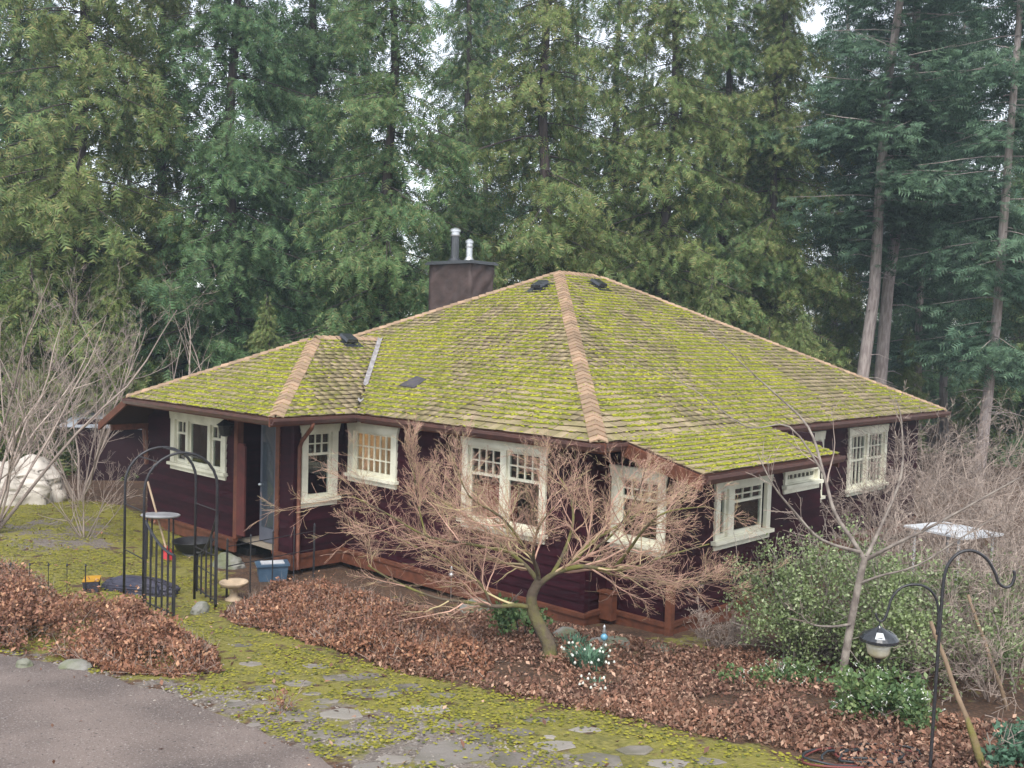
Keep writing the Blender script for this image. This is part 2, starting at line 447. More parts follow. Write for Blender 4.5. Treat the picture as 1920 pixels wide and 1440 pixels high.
edge = [g(*p) for p in ROAD_EDGE]
dd = []
for i in range(len(edge) - 1):
    for k in range(12): dd.append(edge[i] + (edge[i + 1] - edge[i]) * k / 12)
dd.append(edge[-1])
mb = MB(); NROW = 40
for i, P in enumerate(dd):
    q = np.array([P[0], P[1]]) + np.array([-FWH[0], -FWH[1]]) * (.10 * (fbm(i * .33, 0, 5) - .5) * 2.2)
    for k in range(NROW):
        t = (k / (NROW - 1)) ** 1.3 * 9
        xy = q - FWH * t - RTH * t * .55
        mb.V.append((xy[0], xy[1], float(gz(xy[0], xy[1])) + .012 - (.02 if k == 0 else 0)))
for i in range(len(dd) - 1):
    for k in range(NROW - 1):
        a = i * NROW + k
        mb.F.append((a, a + 1, a + NROW + 1, a + NROW))
road = mb.build('driveway', asphalt_mat(), smooth=True)
tag(road, 'worn grey brown asphalt driveway with a crumbling edge', 'driveway', kind='structure')
ROADPOLY = np.array([(P[0], P[1]) for P in dd] + [(CAM[0] - 2, CAM[1] - 10), (CAM[0] - 14, CAM[1] - 2), (CAM[0] - 14, CAM[1] + 14)])

# flagstones lying in the moss: pieces of the path
path_me = MB()
PATH = [(420, 1160), (520, 1195), (700, 1250), (900, 1292), (1120, 1338), (1320, 1388), (1500, 1430), (1400, 1560), (900, 1560), (690, 1440), (540, 1385), (430, 1340), (400, 1270)]
pp = poly(PATH); cc = pp.mean(0)
for P in pp: path_me.V.append((P[0] * .97 + cc[0] * .03, P[1] * .97 + cc[1] * .03, float(gz(*(P * .97 + cc * .03))) - .03))
path_me.V.append((cc[0], cc[1], float(gz(*cc)) - .03))
path_me.F = [(i, (i + 1) % len(pp), len(pp)) for i in range(len(pp))]
path = path_me.build('stone_path', M('path_base', (.14, .12, .1), rough=.95))
tag(path, 'mossy flagstone path leading along the driveway to the iron gate', 'path', kind='structure')
STONES = [(850, 1412, 175, 52), (735, 1362, 150, 44), (655, 1392, 90, 22), (600, 1378, 70, 18), (560, 1345, 80, 20), (505, 1330, 60, 16), (640, 1340, 100, 22), (800, 1330, 100, 20),
          (870, 1358, 110, 22), (905, 1385, 60, 22), (700, 1300, 110, 20), (760, 1290, 80, 15), (640, 1272, 90, 14), (560, 1282, 70, 14), (490, 1292, 60, 14), (690, 1268, 60, 10), (970, 1372, 80, 16),
          (1040, 1398, 90, 22), (960, 1425, 90, 30), (1120, 1425, 110, 28), (1190, 1408, 80, 18), (1010, 1350, 70, 12), (1100, 1368, 70, 13), (520, 1262, 50, 10), (590, 1250, 60, 10), (470, 1245, 50, 10),
          (455, 1210, 45, 9), (1250, 1432, 90, 20), (740, 1425, 80, 22), (690, 1440, 60, 22), (1330, 1428, 70, 14), (440, 1320, 50, 14), (830, 1305, 60, 10), (610, 1315, 60, 12)]
rs = random.Random(3)
MORE = [(rs.uniform(430, 1150), 0, rs.uniform(14, 38), rs.uniform(5, 9)) for _ in range(14)]
MORE = [(x, 1330 + (x - 560) * .14 + rs.uniform(-48, 52), a_, b_) for x, _, a_, b_ in MORE]
for (cx, cy, pw, ph) in STONES + MORE:
    c = g(cx, cy); n = rs.choice((5, 6, 6, 7)); d = dep(c); R = pw / FPX * d / 2
    a0 = rs.random() * 6; loop = []
    gy = (g(cx, cy - ph / 2) - g(cx, cy + ph / 2))[:2]; ly = np.linalg.norm(gy) / 2
    for k in range(n):
        a = a0 + 2 * PI * k / n + rs.uniform(-.25, .25); q = rs.uniform(.8, 1.08)
        xy = c[:2] + RTH * math.cos(a) * R * q + FWH * math.sin(a) * ly * q
        loop.append(xy)
    mb = MB(); h = .002 + rs.random() * .014; m_ = len(loop)
    for sc, dz in ((1.0, -.05), (1.0, h * .55), (.9, h)):
        for xy in loop:
            q = c[:2] + (xy - c[:2]) * sc
            mb.V.append((q[0], q[1], float(gz(*q)) + dz))
    for s_ in range(2):
        for k in range(m_): mb.F.append((s_ * m_ + k, s_ * m_ + (k + 1) % m_, (s_ + 1) * m_ + (k + 1) % m_, (s_ + 1) * m_ + k))
    mb.F.append(tuple(range(2 * m_, 3 * m_)))
    mb.build('flagstone', MAT['stone'], path)

# ------------------------------------------------------------------ the house
LU, LV, U1, U2, PW, SL, Q, V1, V2, SL2 = 11.997, 13.458, 5.516, 10.885, 1.707, .49, 1.351, .567, 4.743, .252
HW = (U2 - U1) / 2
XA, YB, XF, XLA, YLB, YMB = .28, 6.25, -.82, .82, -.72, .42       # wall planes
ZB, ZS = -2.86, -2.60                                             # bottom of skirt, top of skirt
house = thing('house', (6, 6, -3.0), 'dark maroon bungalow with a moss covered hip roof and cream window frames', 'house')

class Fr:                                                         # a wall plane: a runs along it, o points outwards
    def __init__(s, axis_, c): s.ax = axis_; s.c = c
    def p(s, a, z, o): return (s.c - o, a, z) if s.ax == 0 else (a, s.c - o, z)
    def box(s, mb, a0, a1, z0, z1, o0, o1):
        mb.hexa([s.p(a0, z0, o0), s.p(a1, z0, o0), s.p(a1, z0, o1), s.p(a0, z0, o1), s.p(a0, z1, o0), s.p(a1, z1, o0), s.p(a1, z1, o1), s.p(a0, z1, o1)])
    def prism(s, mb, az, o0, o1):
        n = len(az)
        mb.add([s.p(a, z, o0) for a, z in az] + [s.p(a, z, o1) for a, z in az],
               [tuple(range(n))[::-1], tuple(range(n, 2 * n))] + [(k, (k + 1) % n, n + (k + 1) % n, n + k) for k in range(n)])
    def px(s, x, y):
        P = on(x, y, s.ax, s.c); return P[1 - s.ax], P[2]

unit_pane = MB(); unit_pane.box(0, 1, 0, 1, 0, 1)
PANE = unit_pane.mesh('pane', MAT['glass'])
def make_window(fr, a0, a1, z0, z1, sashes, cas=.11, head=.17, label=None, sill=True):
    """sashes: list of (f0, f1, cols_top, rows_top, frac_top, cols_bot, rows_bot) in fractions of the opening width"""
    mb = MB()
    fr.box(mb, a0, a0 + cas, z0 + .06, z1 - head, -.02, .045)
    fr.box(mb, a1 - cas, a1, z0 + .06, z1 - head, -.02, .045)
    fr.prism(mb, [(a0 - .012, z1 - head), (a1 + .012, z1 - head), (a1 + .05, z1), (a0 - .05, z1)], -.02, .055)
    if sill:
        fr.box(mb, a0 - .05, a1 + .05, z0, z0 + .058, -.02, .10)
        fr.box(mb, a0 + .0, a1 - .0, z0 - .09, z0 - .002, -.02, .04)
    fr.box(mb, a0 + cas, a1 - cas, z0 + .06, z0 + .075, -.10, .03)
    win = mb.build('window', MAT['cream'], house)
    if label: win['label'] = label
    A0, A1, Z0, Z1 = a0 + cas, a1 - cas, z0 + .075, z1 - head
    Wd = A1 - A0
    for i in range(len(sashes) - 1):
        m2 = MB(); x0 = A0 + sashes[i][1] * Wd; x1 = A0 + sashes[i + 1][0] * Wd
        fr.box(m2, x0, x1, Z0 + .003, Z1 - .003, -.08, .03); m2.build('mullion', MAT['cream'], win)
    for (f0, f1, ct, rt_, ft, cb, rb) in sashes:
        x0, x1 = A0 + f0 * Wd, A0 + f1 * Wd
        st = .045
        m2 = MB()
        fr.box(m2, x0 + .002, x0 + st, Z0, Z1 - .002, -.06, -.015); fr.box(m2, x1 - st, x1 - .002, Z0, Z1 - .002, -.06, -.015)
        fr.box(m2, x0 + st, x1 - st, Z0, Z0 + .06, -.058, -.013); fr.box(m2, x0 + st, x1 - st, Z1 - st, Z1 - .002, -.058, -.013)
        areas = []
        iz0, iz1 = Z0 + .06, Z1 - st
        if ft > 0:
            zm = iz1 - (iz1 - iz0) * ft
            if ft < 1:
                fr.box(m2, x0 + st, x1 - st, zm - .022, zm + .022, -.056, -.011)
                areas.append((iz0, zm - .022, cb, rb)); areas.append((zm + .022, iz1, ct, rt_))
            else: areas.append((iz0, iz1, ct, rt_))
        else: areas.append((iz0, iz1, cb, rb))
        m2.build('sash', MAT['cream'], win)
        mu = MB(); have = False; bw = .011
        for (q0, q1, nc, nr) in areas:
            X0, X1 = x0 + st, x1 - st
            for k in range(1, nc):
                xx = X0 + (X1 - X0) * k / nc; fr.box(mu, xx - bw, xx + bw, q0, q1, -.050, -.017); have = True
            for k in range(1, nr):
                zz = q0 + (q1 - q0) * k / nr; fr.box(mu, X0, X1, zz - bw, zz + bw, -.048, -.019); have = True
            for i in range(nc):
                for j in range(nr):
                    xa, xb = X0 + (X1 - X0) * i / nc, X0 + (X1 - X0) * (i + 1) / nc
                    za, zb = q0 + (q1 - q0) * j / nr, q0 + (q1 - q0) * (j + 1) / nr
                    if fr.ax == 0: mt = Matrix.Translation((fr.c + .034, xa, za)) @ Matrix.Diagonal((.005, xb - xa, zb - za, 1))
                    else: mt = Matrix.Translation((xa, fr.c + .034, za)) @ Matrix.Diagonal((xb - xa, .005, zb - za, 1))
                    link('pane', PANE, win, mt)
        if have: mu.build('muntin_bars', MAT['cream'], win)

def make_wall(fr, a0, a1, z0, ztop, holes=(), boards=True, label=None, exp=.15):
    """core wall with real openings, then one lap board per course between the openings; ztop(a) is the roof line"""
    mb = MB()
    As = sorted({a0, a1} | {h[0] + .07 for h in holes} | {h[1] - .07 for h in holes})
    for i in range(len(As) - 1):
        x0, x1 = As[i], As[i + 1]
        if x1 - x0 < 1e-4: continue
        cuts = [h for h in holes if h[0] + .07 <= x0 + 1e-4 and h[1] - .07 >= x1 - 1e-4]
        zs = [z0]
        for h in sorted(cuts, key=lambda h: h[2]): zs += [h[2] + .03, h[3] - .06]
        for k in range(0, len(zs), 2):
            lo = zs[k]
            if k + 1 < len(zs): fr.box(mb, x0, x1, lo, zs[k + 1], -.14, -.012)
            else: fr.prism(mb, [(x0, lo), (x1, lo), (x1, ztop(x1)), (x0, ztop(x0))], -.14, -.012)
    wl = mb.build('wall', MAT['wall'], house)
    if not boards: return wl
    z = z0
    while z < max(ztop(a0), ztop(a1), ztop((a0 + a1) / 2)) - .02:
        zt = z + exp; segs = [(a0, a1)]
        for h in holes:
            if h[3] > z + .03 and h[2] < zt - .03:
                ns = []
                for s0, s1 in segs:
                    if h[1] <= s0 or h[0] >= s1: ns.append((s0, s1)); continue
                    if h[0] - s0 > .02: ns.append((s0, h[0]))
                    if s1 - h[1] > .02: ns.append((h[1], s1))
                segs = ns
        for s0, s1 in segs:
            okk = [a_ for a_ in np.linspace(s0, s1, 41) if ztop(a_) > z + .012]
            if len(okk) < 2: continue
            s0, s1 = okk[0], okk[-1]
            t0, t1 = min(zt + .02, max(ztop(s0), z + .01)), min(zt + .02, max(ztop(s1), z + .01))
            b = MB()
            b.hexa([fr.p(s0, z, -.010), fr.p(s1, z, -.010), fr.p(s1, z, .016), fr.p(s0, z, .016), fr.p(s0, t0, -.010), fr.p(s1, t1, -.010), fr.p(s1, t1, -.004), fr.p(s0, t0, -.004)])
            b.build('siding_board', MAT['siding'], wl)
        z = zt
    return wl

fA, fB, fF, fLA, fLB, fMB = Fr(0, XA), Fr(1, YB), Fr(0, XF), Fr(0, XLA), Fr(1, YLB), Fr(1, YMB)
def rect(fr, l, r, t, b):                                         # pixel extents of a casing -> wall coordinates
    a = sorted((fr.px(l[0], (l[1] + l[2]) / 2)[0], fr.px(r[0], (r[1] + r[2]) / 2)[0]))
    z1 = (fr.px(l[0], l[1])[1] + fr.px(r[0], r[1])[1]) / 2; z0 = (fr.px(l[0], l[2])[1] + fr.px(r[0], r[2])[1]) / 2
    return a[0], a[1], z0, z1
w1 = rect(fF, (323, 769, 872), (426, 784, 890), 0, 0)
w2 = rect(fA, (656, 788, 890), (746, 800, 910), 0, 0)
w3 = rect(fA, (869, 814, 978), (1026, 832, 1008), 0, 0)
wt = rect(fB, (564, 795, 942), (631, 790, 936), 0, 0)
wl_ = rect(fLA, (1149, 866, 1015), (1250, 889, 1035), 0, 0)
wc = rect(fLB, (1338, 896, 1018), (1441, 885, 998), 0, 0)
ws = rect(fLB, (1468, 878, 914), (1533, 872, 906), 0, 0)
wm = rect(fMB, (1588, 800, 922), (1659, 797, 908), 0, 0)
wm2 = (wm[0] - 2.7, wm[0] - 1.2, wm[2], wm[3])
YL = 11.75                                                        # left end wall of the wing
flat = lambda z: (lambda a: z)
DA0, DA1 = 6.78, 8.12                                             # porch recess
make_wall(fF, DA1, YL, ZS, lambda a: -.04 if a < U2 - .9 else -.04 - max(0, a - (U2)) * SL, [w1])
make_wall(fF, YB, DA0, ZS, flat(-.04))
make_wall(fB, XF, XA, ZS, flat(-.04), [wt])
make_wall(fA, .40, YB, ZS, flat(.10), [w2, w3])
lowtop = lambda a: a * (SL2 if a < 0 else SL) - .08
make_wall(fLA, YLB, YMB, ZS, lowtop, [wl_])
make_wall(fLB, XLA, V2 + .75, ZS, flat(YLB * SL2 - .06), [wc, (ws[0], ws[1], ws[2], ws[3])])
make_wall(fMB, XA, LV - .5, ZS, flat(.16), [wm, wm2])
# the hidden sides close the rooms
mb = MB(); mb.box(LV - .64, LV - .5, YMB + .01, LU - .5, ZS, .2); mb.build('wall', MAT['wall'], house)
mb = MB(); mb.box(XA, LV - .66, LU - .64, LU - .5, ZS, .2); mb.build('wall', MAT['wall'], house)
mb = MB(); mb.box(XF + .15, 3, YL - .14, YL, ZS, -.5); mb.build('wall', MAT['wall'], house)
mb = MB(); mb.box(V2 + .62, V2 + .75, YLB + .15, YMB, ZS, -.1); mb.build('wall', MAT['wall'], house)
mb = MB(); mb.box(XA + .15, LV - .7, YMB + .15, LU - .7, ZS - .08, ZS); mb.box(XF + .15, XA + .149, YB + .15, YL - .15, ZS - .08, ZS); mb.box(XLA + .15, V2 + .6, YLB + .15, YMB + .14, ZS - .08, ZS); mb.build('floor', MAT['inner'], house)
mb = MB(); mb.box(4.0, 4.1, YMB + .3, LU - .8, ZS + .002, -.1); mb.box(.5, 3.9, 4.35, 4.43, ZS + .002, -.1); mb.box(4.15, LV - .8, 3.6, 3.7, ZS + .002, -.1); mb.build('partition', MAT['inner'], house)

make_window(fF, *w1, [(0, .235, 2, 1, .3, 1, 1), (.29, .71, 1, 1, 0, 1, 1), (.765, 1, 2, 1, .3, 1, 1)], cas=.17)
make_window(fA, *w2, [(0, 1, 6, 3, 1, 1, 1)], cas=.15)
make_window(fA, *w3, [(0, .46, 4, 2, .37, 1, 1), (.54, 1, 4, 2, .37, 1, 1)], cas=.13)
make_window(fB, *wt, [(0, 1, 3, 2, .33, 1, 1)], cas=.13)
make_window(fLA, *wl_, [(0, 1, 4, 2, .3, 1, 1)], cas=.13)
make_window(fLB, *wc, [(0, .18, 1, 1, 0, 1, 1), (.3, .96, 3, 2, .3, 1, 1)], cas=.13)
make_window(fLB, *ws, [(0, 1, 7, 1, 1, 1, 1)], cas=.08, head=.07)
make_window(fMB, *wm, [(0, .47, 4, 2, .5, 4, 1), (.53, 1, 4, 2, .5, 4, 1)], cas=.12)
make_window(fMB, *wm2, [(0, .47, 4, 2, .5, 4, 1), (.53, 1, 4, 2, .5, 4, 1)], cas=.12)

# skirt board that runs round the base, its moulding and the dark foundation under it
def skirt(fr, a0, a1, ext0=0, ext1=0):
    mb = MB(); fr.box(mb, a0 - ext0, a1 + ext1, ZB, ZS - .05, .0, .06); sk = mb.build('skirt_board', MAT['brown'], house)
    mb = MB(); fr.box(mb, a0 - ext0 - .02, a1 + ext1 + .02, ZS - .048, ZS + .012, -.01, .085); mb.build('moulding', MAT['brown'], sk)
    mb = MB(); fr.box(mb, a0 + .1, a1 - .1, -3.35, ZB - .003, -.5, -.3); mb.build('foundation', MAT['found'], sk)
skirt(fF, DA1, YL); skirt(fF, YB, DA0); skirt(fB, XF - .06, XA, 0, -.06); skirt(fA, .40, YB - .07, .06, 0)
skirt(fMB, XA, XLA - .06, 0, 0); skirt(fLA, YLB, YMB - .07, .06, 0); skirt(fLB, XLA, V2 + .75, 0, 0); skirt(fMB, V2 + .9, LV - .5)
mb = MB(); q = fLA.px(1150, 1108); fLA.box(mb, q[0] - .14, q[0] + .1, -2.72, q[1], .087, .22); fLA.box(mb, q[0] - .16, q[0] + .12, q[1] + .001, q[1] + .03, .07, .24)
mb.build('beam_end', MAT['brown'], house)
mb = MB(); mb.box(XLA - .13, XLA - .03, YLB - .13, YLB - .03, -3.05, -2.02); mb.build('corner_post', MAT['brown'], house)
for (x, y, z1) in ((XA, .40, -.05), (XLA, YLB, -.25), (XF, YB, -.05)):
    mb = MB(); mb.box(x - .022, x + .07, y - .022, y + .07, ZS + .014, z1); mb.build('corner_board', MAT['siding'], house)

# porch recess with its door
mb = MB()
mb.box(XF + .95, XF + 1.05, YB + .2, DA1 + .2, ZS, -.02)
mb.box(XF + .14, XF + .95, DA1 + .0, DA1 + .12, ZS, -.02)
mb.box(XF + .14, XF + .95, DA0 - .12, DA0, ZS, -.02)
mb.build('porch_wall', MAT['siding'], house)
dr = MB(); dr.box(XF + .22, XF + .28, 7.12, 7.68, ZS + .02, -.12); door = dr.build('door', MAT['door'], house)
h = MB(); h.box(XF + .205, XF + .215, 7.21, 7.59, -2.3, -.3); h.build('door_glass', MAT['glass'], door)
h = MB(); h.lathe((XF + .19, 7.64, -1.5), [(.0, -.03), (.03, -.02), (.035, 0), (.03, .02), (0, .03)], 10); h.build('handle', MAT['steel'], door)
mb = MB(); mb.box(XF - .03, XF + .10, DA0 - .10, DA0 + .02, ZS, -.06); mb.build('porch_post', MAT['brown'], house)
mb = MB(); mb.box(XF - .03, XF + .10, DA1 - .02, DA1 + .10, ZS, -.06); mb.build('porch_post', MAT['brown'], house)
mb = MB(); mb.box(XF - .05, XF - .01, DA1 - .32, DA1 - .05, ZS + .1, -.78); mb.box(XF - .055, XF - .012, DA1 - .29, DA1 - .08, -.779, -.73)
o = mb.build('screen_panel', MAT['rustred'], house); o['label'] = 'brick red panel beside the porch doorway'
mb = MB(); q = fF.px(437, 798); mb.lathe((XF - .17, q[0], q[1] - .2), [(.05, 0), (.10, .02), (.14, .2), (.17, .22), (.05, .31), (.02, .34)], 8); mb.box(XF - .08, XF + .02, q[0] - .03, q[0] + .03, q[1] - .02, q[1] + .04)
mb.build('porch_lantern', MAT['blackmetal'], house)

# ---- roof
inf = 1e9
A = lambda *t: np.array(t, float)
SLOPES = dict(
    main_left=(A(0, 0, 0), A(1, 0, 0), A(0, 1, 0), SL, lambda r: r, lambda r: (U1 + r) if r < HW else (LU - r), LU / 2, True),
    main_right=(A(0, 0, 0), A(0, 1, 0), A(1, 0, 0), SL, lambda r: r, lambda r: LV - r, LU / 2, True),
    main_far=(A(LV, 0, 0), A(-1, 0, 0), A(0, 1, 0), SL, lambda r: r, lambda r: LU - r, LU / 2, False),
    main_back=(A(0, LU, 0), A(0, -1, 0), A(1, 0, 0), SL, lambda r: max(r, (HW if r < U1 + HW else r)) if r < 1.2 else r, lambda r: LV - r, LU / 2, False),
    low=(A(0, -Q, -Q * SL2), A(0, 1, 0), A(1, 0, 0), SL2, lambda r: V1, lambda r: V2, Q + .08, True),
    wing_front=(A(-PW, 0, 0), A(1, 0, 0), A(0, 1, 0), SL, lambda r: U1 + r, lambda r: U2 - r, HW, True),
    wing_right=(A(0, U1, 0), A(0, 1, 0), A(1, 0, 0), SL, lambda r: -PW + r, lambda r: r, HW, True),
    wing_left=(A(0, U2, 0), A(0, -1, 0), A(1, 0, 0), SL, lambda r: -PW + r, lambda r: r + .3, HW, False),
    left_low=(A(0, U2 + 1.25, -1.25 * SL), A(0, -1, 0), A(1, 0, 0), SL, lambda r: -PW, lambda r: 3.0, 1.25, False),
)
EZ = np.array([0, 0, 1.0])
def slope_fn(sp):
    O, n, e, s_, lo, hi, rm, vis = sp
    N = EZ - n * s_; N /= np.linalg.norm(N)
    return lambda a, r, h=0: O + e * a + n * r + EZ * (s_ * r) + N * h
core = MB()
for nm, sp in SLOPES.items():
    f = slope_fn(sp); O, n, e, s_, lo, hi, rm, vis = sp
    rr = [0, HW - .001, HW + .001, rm] if nm == 'main_left' else [0, rm]
    for i in range(len(rr) - 1):
        r0, r1 = rr[i], rr[i + 1]
        if r1 - r0 < .01: continue
        top = [f(lo(r0), r0, -.004), f(hi(r0), r0, -.004), f(hi(r1), r1, -.004), f(lo(r1), r1, -.004)]
        bot = [p - EZ * .07 for p in top]
        core.hexa([tuple(p) for p in bot] + [tuple(p) for p in top])
roof = core.build('roof', MAT['soffit'], house)
roof['label'] = 'hip roof of weathered tan shingles thick with yellow green moss'

EXPO = .158
rest_V, rest_F = [], []
cand = []
NPZ = np.random.default_rng(11)
for nm, sp in SLOPES.items():
    f = slope_fn(sp); O, n, e, s_, lo, hi, rm, vis = sp
    er = EXPO / math.sqrt(1 + s_ * s_); k = 0
    while k * er < rm - .02:
        r0 = k * er - (.045 if k == 0 else 0); r1 = min(rm, (k + 1) * er + .03)
        la, ha, lb, hb = lo(max(r0, 0)), hi(max(r0, 0)), lo(r1), hi(r1)
        a = min(la, lb) - NPZ.random() * .25
        while a < max(ha, hb):
            wd = NPZ.uniform(.15, .26); b_ = a + wd - .008
            x0, x1 = max(a, la), min(b_, ha); y0, y1 = max(a, lb), min(b_, hb)
            if x1 - x0 > .03 or y1 - y0 > .03:
                x1 = max(x1, x0); y1 = max(y1, y0)
                jr = NPZ.uniform(-.012, .012); hh = .027 + NPZ.random() * .012
                rb = r0 + jr
                P = [f(x0, rb + .03, .0), f(x1, rb + .03, .0), f(y1, r1, -.002), f(y0, r1, -.002), f(x0, rb, hh), f(x1, rb, hh + NPZ.uniform(-.003, .003)), f(y1, r1, .004), f(y0, r1, .004)]
                full = abs(x0 - a) < 1e-6 and abs(y0 - a) < 1e-6 and abs(x1 - b_) < 1e-6 and abs(y1 - b_) < 1e-6
                dist = np.linalg.norm(np.mean(P, 0) - CAM)
                cand.append((dist if (full and vis) else inf, P, (f, a, rb, wd - .008, r1 - rb, hh, n, e, s_)))
            a += wd
        k += 1
order = sorted(range(len(cand)), key=lambda i: cand[i][0])
solo = set(order[:300])
us = MB(); us.hexa([(0, .14, 0), (1, .14, 0), (1, 1, -.002), (0, 1, -.002), (0, 0, 1), (1, 0, 1), (1, 1, .15), (0, 1, .15)])
SH = us.mesh('shingle', MAT['shingle'])
for i, (dst, P, q) in enumerate(cand):
    if i in solo:
        f, a, rb, wd, ln, hh, n, e, s_ = q
        N = EZ - n * s_; N /= np.linalg.norm(N); up_ = n + EZ * s_
        o_ = f(a, rb, .0)
        m_ = Matrix(((e[0] * wd, up_[0] * ln, N[0] * hh, o_[0]), (e[1] * wd, up_[1] * ln, N[1] * hh, o_[1]), (e[2] * wd, up_[2] * ln, N[2] * hh, o_[2]), (0, 0, 0, 1)))
        link('shingle', SH, roof, m_)
    else:
        nV = len(rest_V); rest_V += P
        rest_F += [(nV + 4, nV + 5, nV + 6, nV + 7), (nV, nV + 1, nV + 5, nV + 4), (nV, nV + 4, nV + 7, nV + 3), (nV + 1, nV + 2, nV + 6, nV + 5)]
tag(big('shingles', np.array(rest_V), np.array(rest_F), MAT['shingle'], roof), kind='stuff')

# cap tiles along hips and ridges: bent tiles, each one its own piece
CAPW = .14
def cap_run(p0, p1, sl_a, sl_b, step=.168):
    """p0 low end; sl_a / sl_b: unit vectors down each side"""
    p0 = np.array(p0, float); p1 = np.array(p1, float)
    L_ = np.linalg.norm(p1 - p0); d = (p1 - p0) / L_; n = int(L_ / step)
    nrm = -(sl_a + sl_b); nrm -= d * (nrm @ d); nrm /= np.linalg.norm(nrm)
    mb = MB(); T = step + .05
    sec = []
    for (tt, hh) in ((0, .030), (T, .008)):
        row = []
        for sd_ in (sl_a, None, sl_b):
            base = d * tt + nrm * (hh + .012)
            row.append(base + (sd_ * CAPW if sd_ is not None else nrm * .012))
        sec.append(row)
    V_ = sec[0] + sec[1] + [v - nrm * .022 for v in sec[0]]
    mb.add(V_, [(0, 1, 4, 3), (1, 2, 5, 4), (6, 7, 1, 0), (7, 8, 2, 1), (0, 3, 6), (2, 8, 5)])
    me = mb.mesh('cap_tile', MAT['cap'])
    for k in range(n):
        q = p0 + d * (k * step)
        rot = Matrix.Rotation(random.uniform(-.03, .03), 4, Vector(nrm))
        link('cap_tile', me, roof, Matrix.Translation(Vector(q + nrm * random.uniform(0, .006))) @ rot)
def hipdirs(n1, e1, n2, e2):
    return None
def down(n, s_, d):                                   # direction on slope (upslope n) square to the hip direction d
    N = EZ - n * s_; N /= np.linalg.norm(N)
    v = np.cross(N, d); v /= np.linalg.norm(v)
    return v if v @ (n + EZ * s_) < 0 else -v
def hip(p0, p1, n1, n2, s_=SL):
    p0 = np.array(p0, float); p1 = np.array(p1, float); d = (p1 - p0) / np.linalg.norm(p1 - p0)
    a_, b_ = down(n1, s_, d), down(n2, s_, d)
    cap_run(p0, p1, a_, b_)
XP, YP = A(1, 0, 0), A(0, 1, 0)
HR = SL * LU / 2
pk1, pk2 = A(LU / 2, LU / 2, HR), A(LV - LU / 2, LU / 2, HR)
WE, WFp = A(-PW + HW, U1 + HW, SL * HW), A(HW, U1 + HW, SL * HW)
hip((.0, .0, 0), pk1, XP, YP)
hip((LV, 0, 0), pk2, -XP, YP)
hip((HW - .3, LU - HW + .3, SL * (HW - .3)), pk1, XP, -YP)
hip((LV, LU, 0), pk2, -XP, -YP)
hip(pk1, pk2, YP, -YP)
hip((-PW, U1, 0), WE, XP, YP)
hip((-PW, U2, 0), WE, XP, -YP)
hip(WE, WFp, YP, -YP)

# valley flashing, roof vents, loose sheet
f_wr = slope_fn(SLOPES['wing_right']); f_ml = slope_fn(SLOPES['main_left']); f_mr = slope_fn(SLOPES['main_right'])
mb = MB()
for (t0, t1) in ((.10, .13), (.30, .98)):
    a_ = A(t0 * HW, U1 + t0 * HW, SL * t0 * HW); b_ = A(t1 * HW, U1 + t1 * HW, SL * t1 * HW)
    v1_ = YP * .07 + EZ * (SL * .07); v2_ = XP * .07 + EZ * (SL * .07)
    for v_ in (v1_, v2_):
        mb.add([a_ + EZ * .04, b_ + EZ * .04, b_ + v_ + EZ * .045, a_ + v_ + EZ * .045], [(0, 1, 2, 3)])
mb.build('valley_flashing', MAT['flash'], roof)
def vent(px, py, key):
    f = slope_fn(SLOPES[key]); O, n, e, s_, lo, hi, rm, vis = SLOPES[key]
    R = ray(px, py); N = EZ - n * s_; N /= np.linalg.norm(N)
    P = CAM + R * (((O - CAM) @ N) / (R @ N)); a = (P - O) @ e; r = (P - O) @ n
    mb = MB(); h0, h1 = .05, .12
    mb.hexa([tuple(f(a + i * .15, r + j * .14, h0 + .02)) for i, j in ((-1, -1), (1, -1), (1, 1), (-1, 1))] + [tuple(f(a + i * .13, r + j * .125, h1 + .01)) for i, j in ((-1, -1), (1, -1), (1, 1), (-1, 1))])
    mb.hexa([tuple(f(a + i * .11, r + j * .10, .0)) for i, j in ((-1, -1), (1, -1), (1, 1), (-1, 1))] + [tuple(f(a + i * .11, r + j * .10, h0 + .022)) for i, j in ((-1, -1), (1, -1), (1, 1), (-1, 1))])
    mb.hexa([tuple(f(a + i * .23, r - .04 + j * .22, .026)) for i, j in ((-1, -1), (1, -1), (1, 1), (-1, 1))] + [tuple(f(a + i * .23, r - .04 + j * .22, .034)) for i, j in ((-1, -1), (1, -1), (1, 1), (-1, 1))])
    mb.build('roof_vent', MAT['vent'], roof)
    return a, r
vent(1014, 540, 'main_left'); vent(1120, 537, 'main_right'); vent(652, 641, 'wing_right')
O, n, e = SLOPES['main_left'][:3]; N = EZ - n * SL; N /= np.linalg.norm(N)
R = ray(778, 719); P = CAM + R * (((O - CAM) @ N) / (R @ N)); a, r = P[1], P[0]
mb = MB(); mb.hexa([tuple(f_ml(a + i, r + j, .032)) for i, j in ((-.22, -.2), (.26, -.16), (.17, .2), (-.2, .12))] + [tuple(f_ml(a + i, r + j, .04)) for i, j in ((-.22, -.2), (.26, -.16), (.17, .2), (-.2, .12))])
mb.build('loose_flashing_sheet', MAT['slate'], roof)

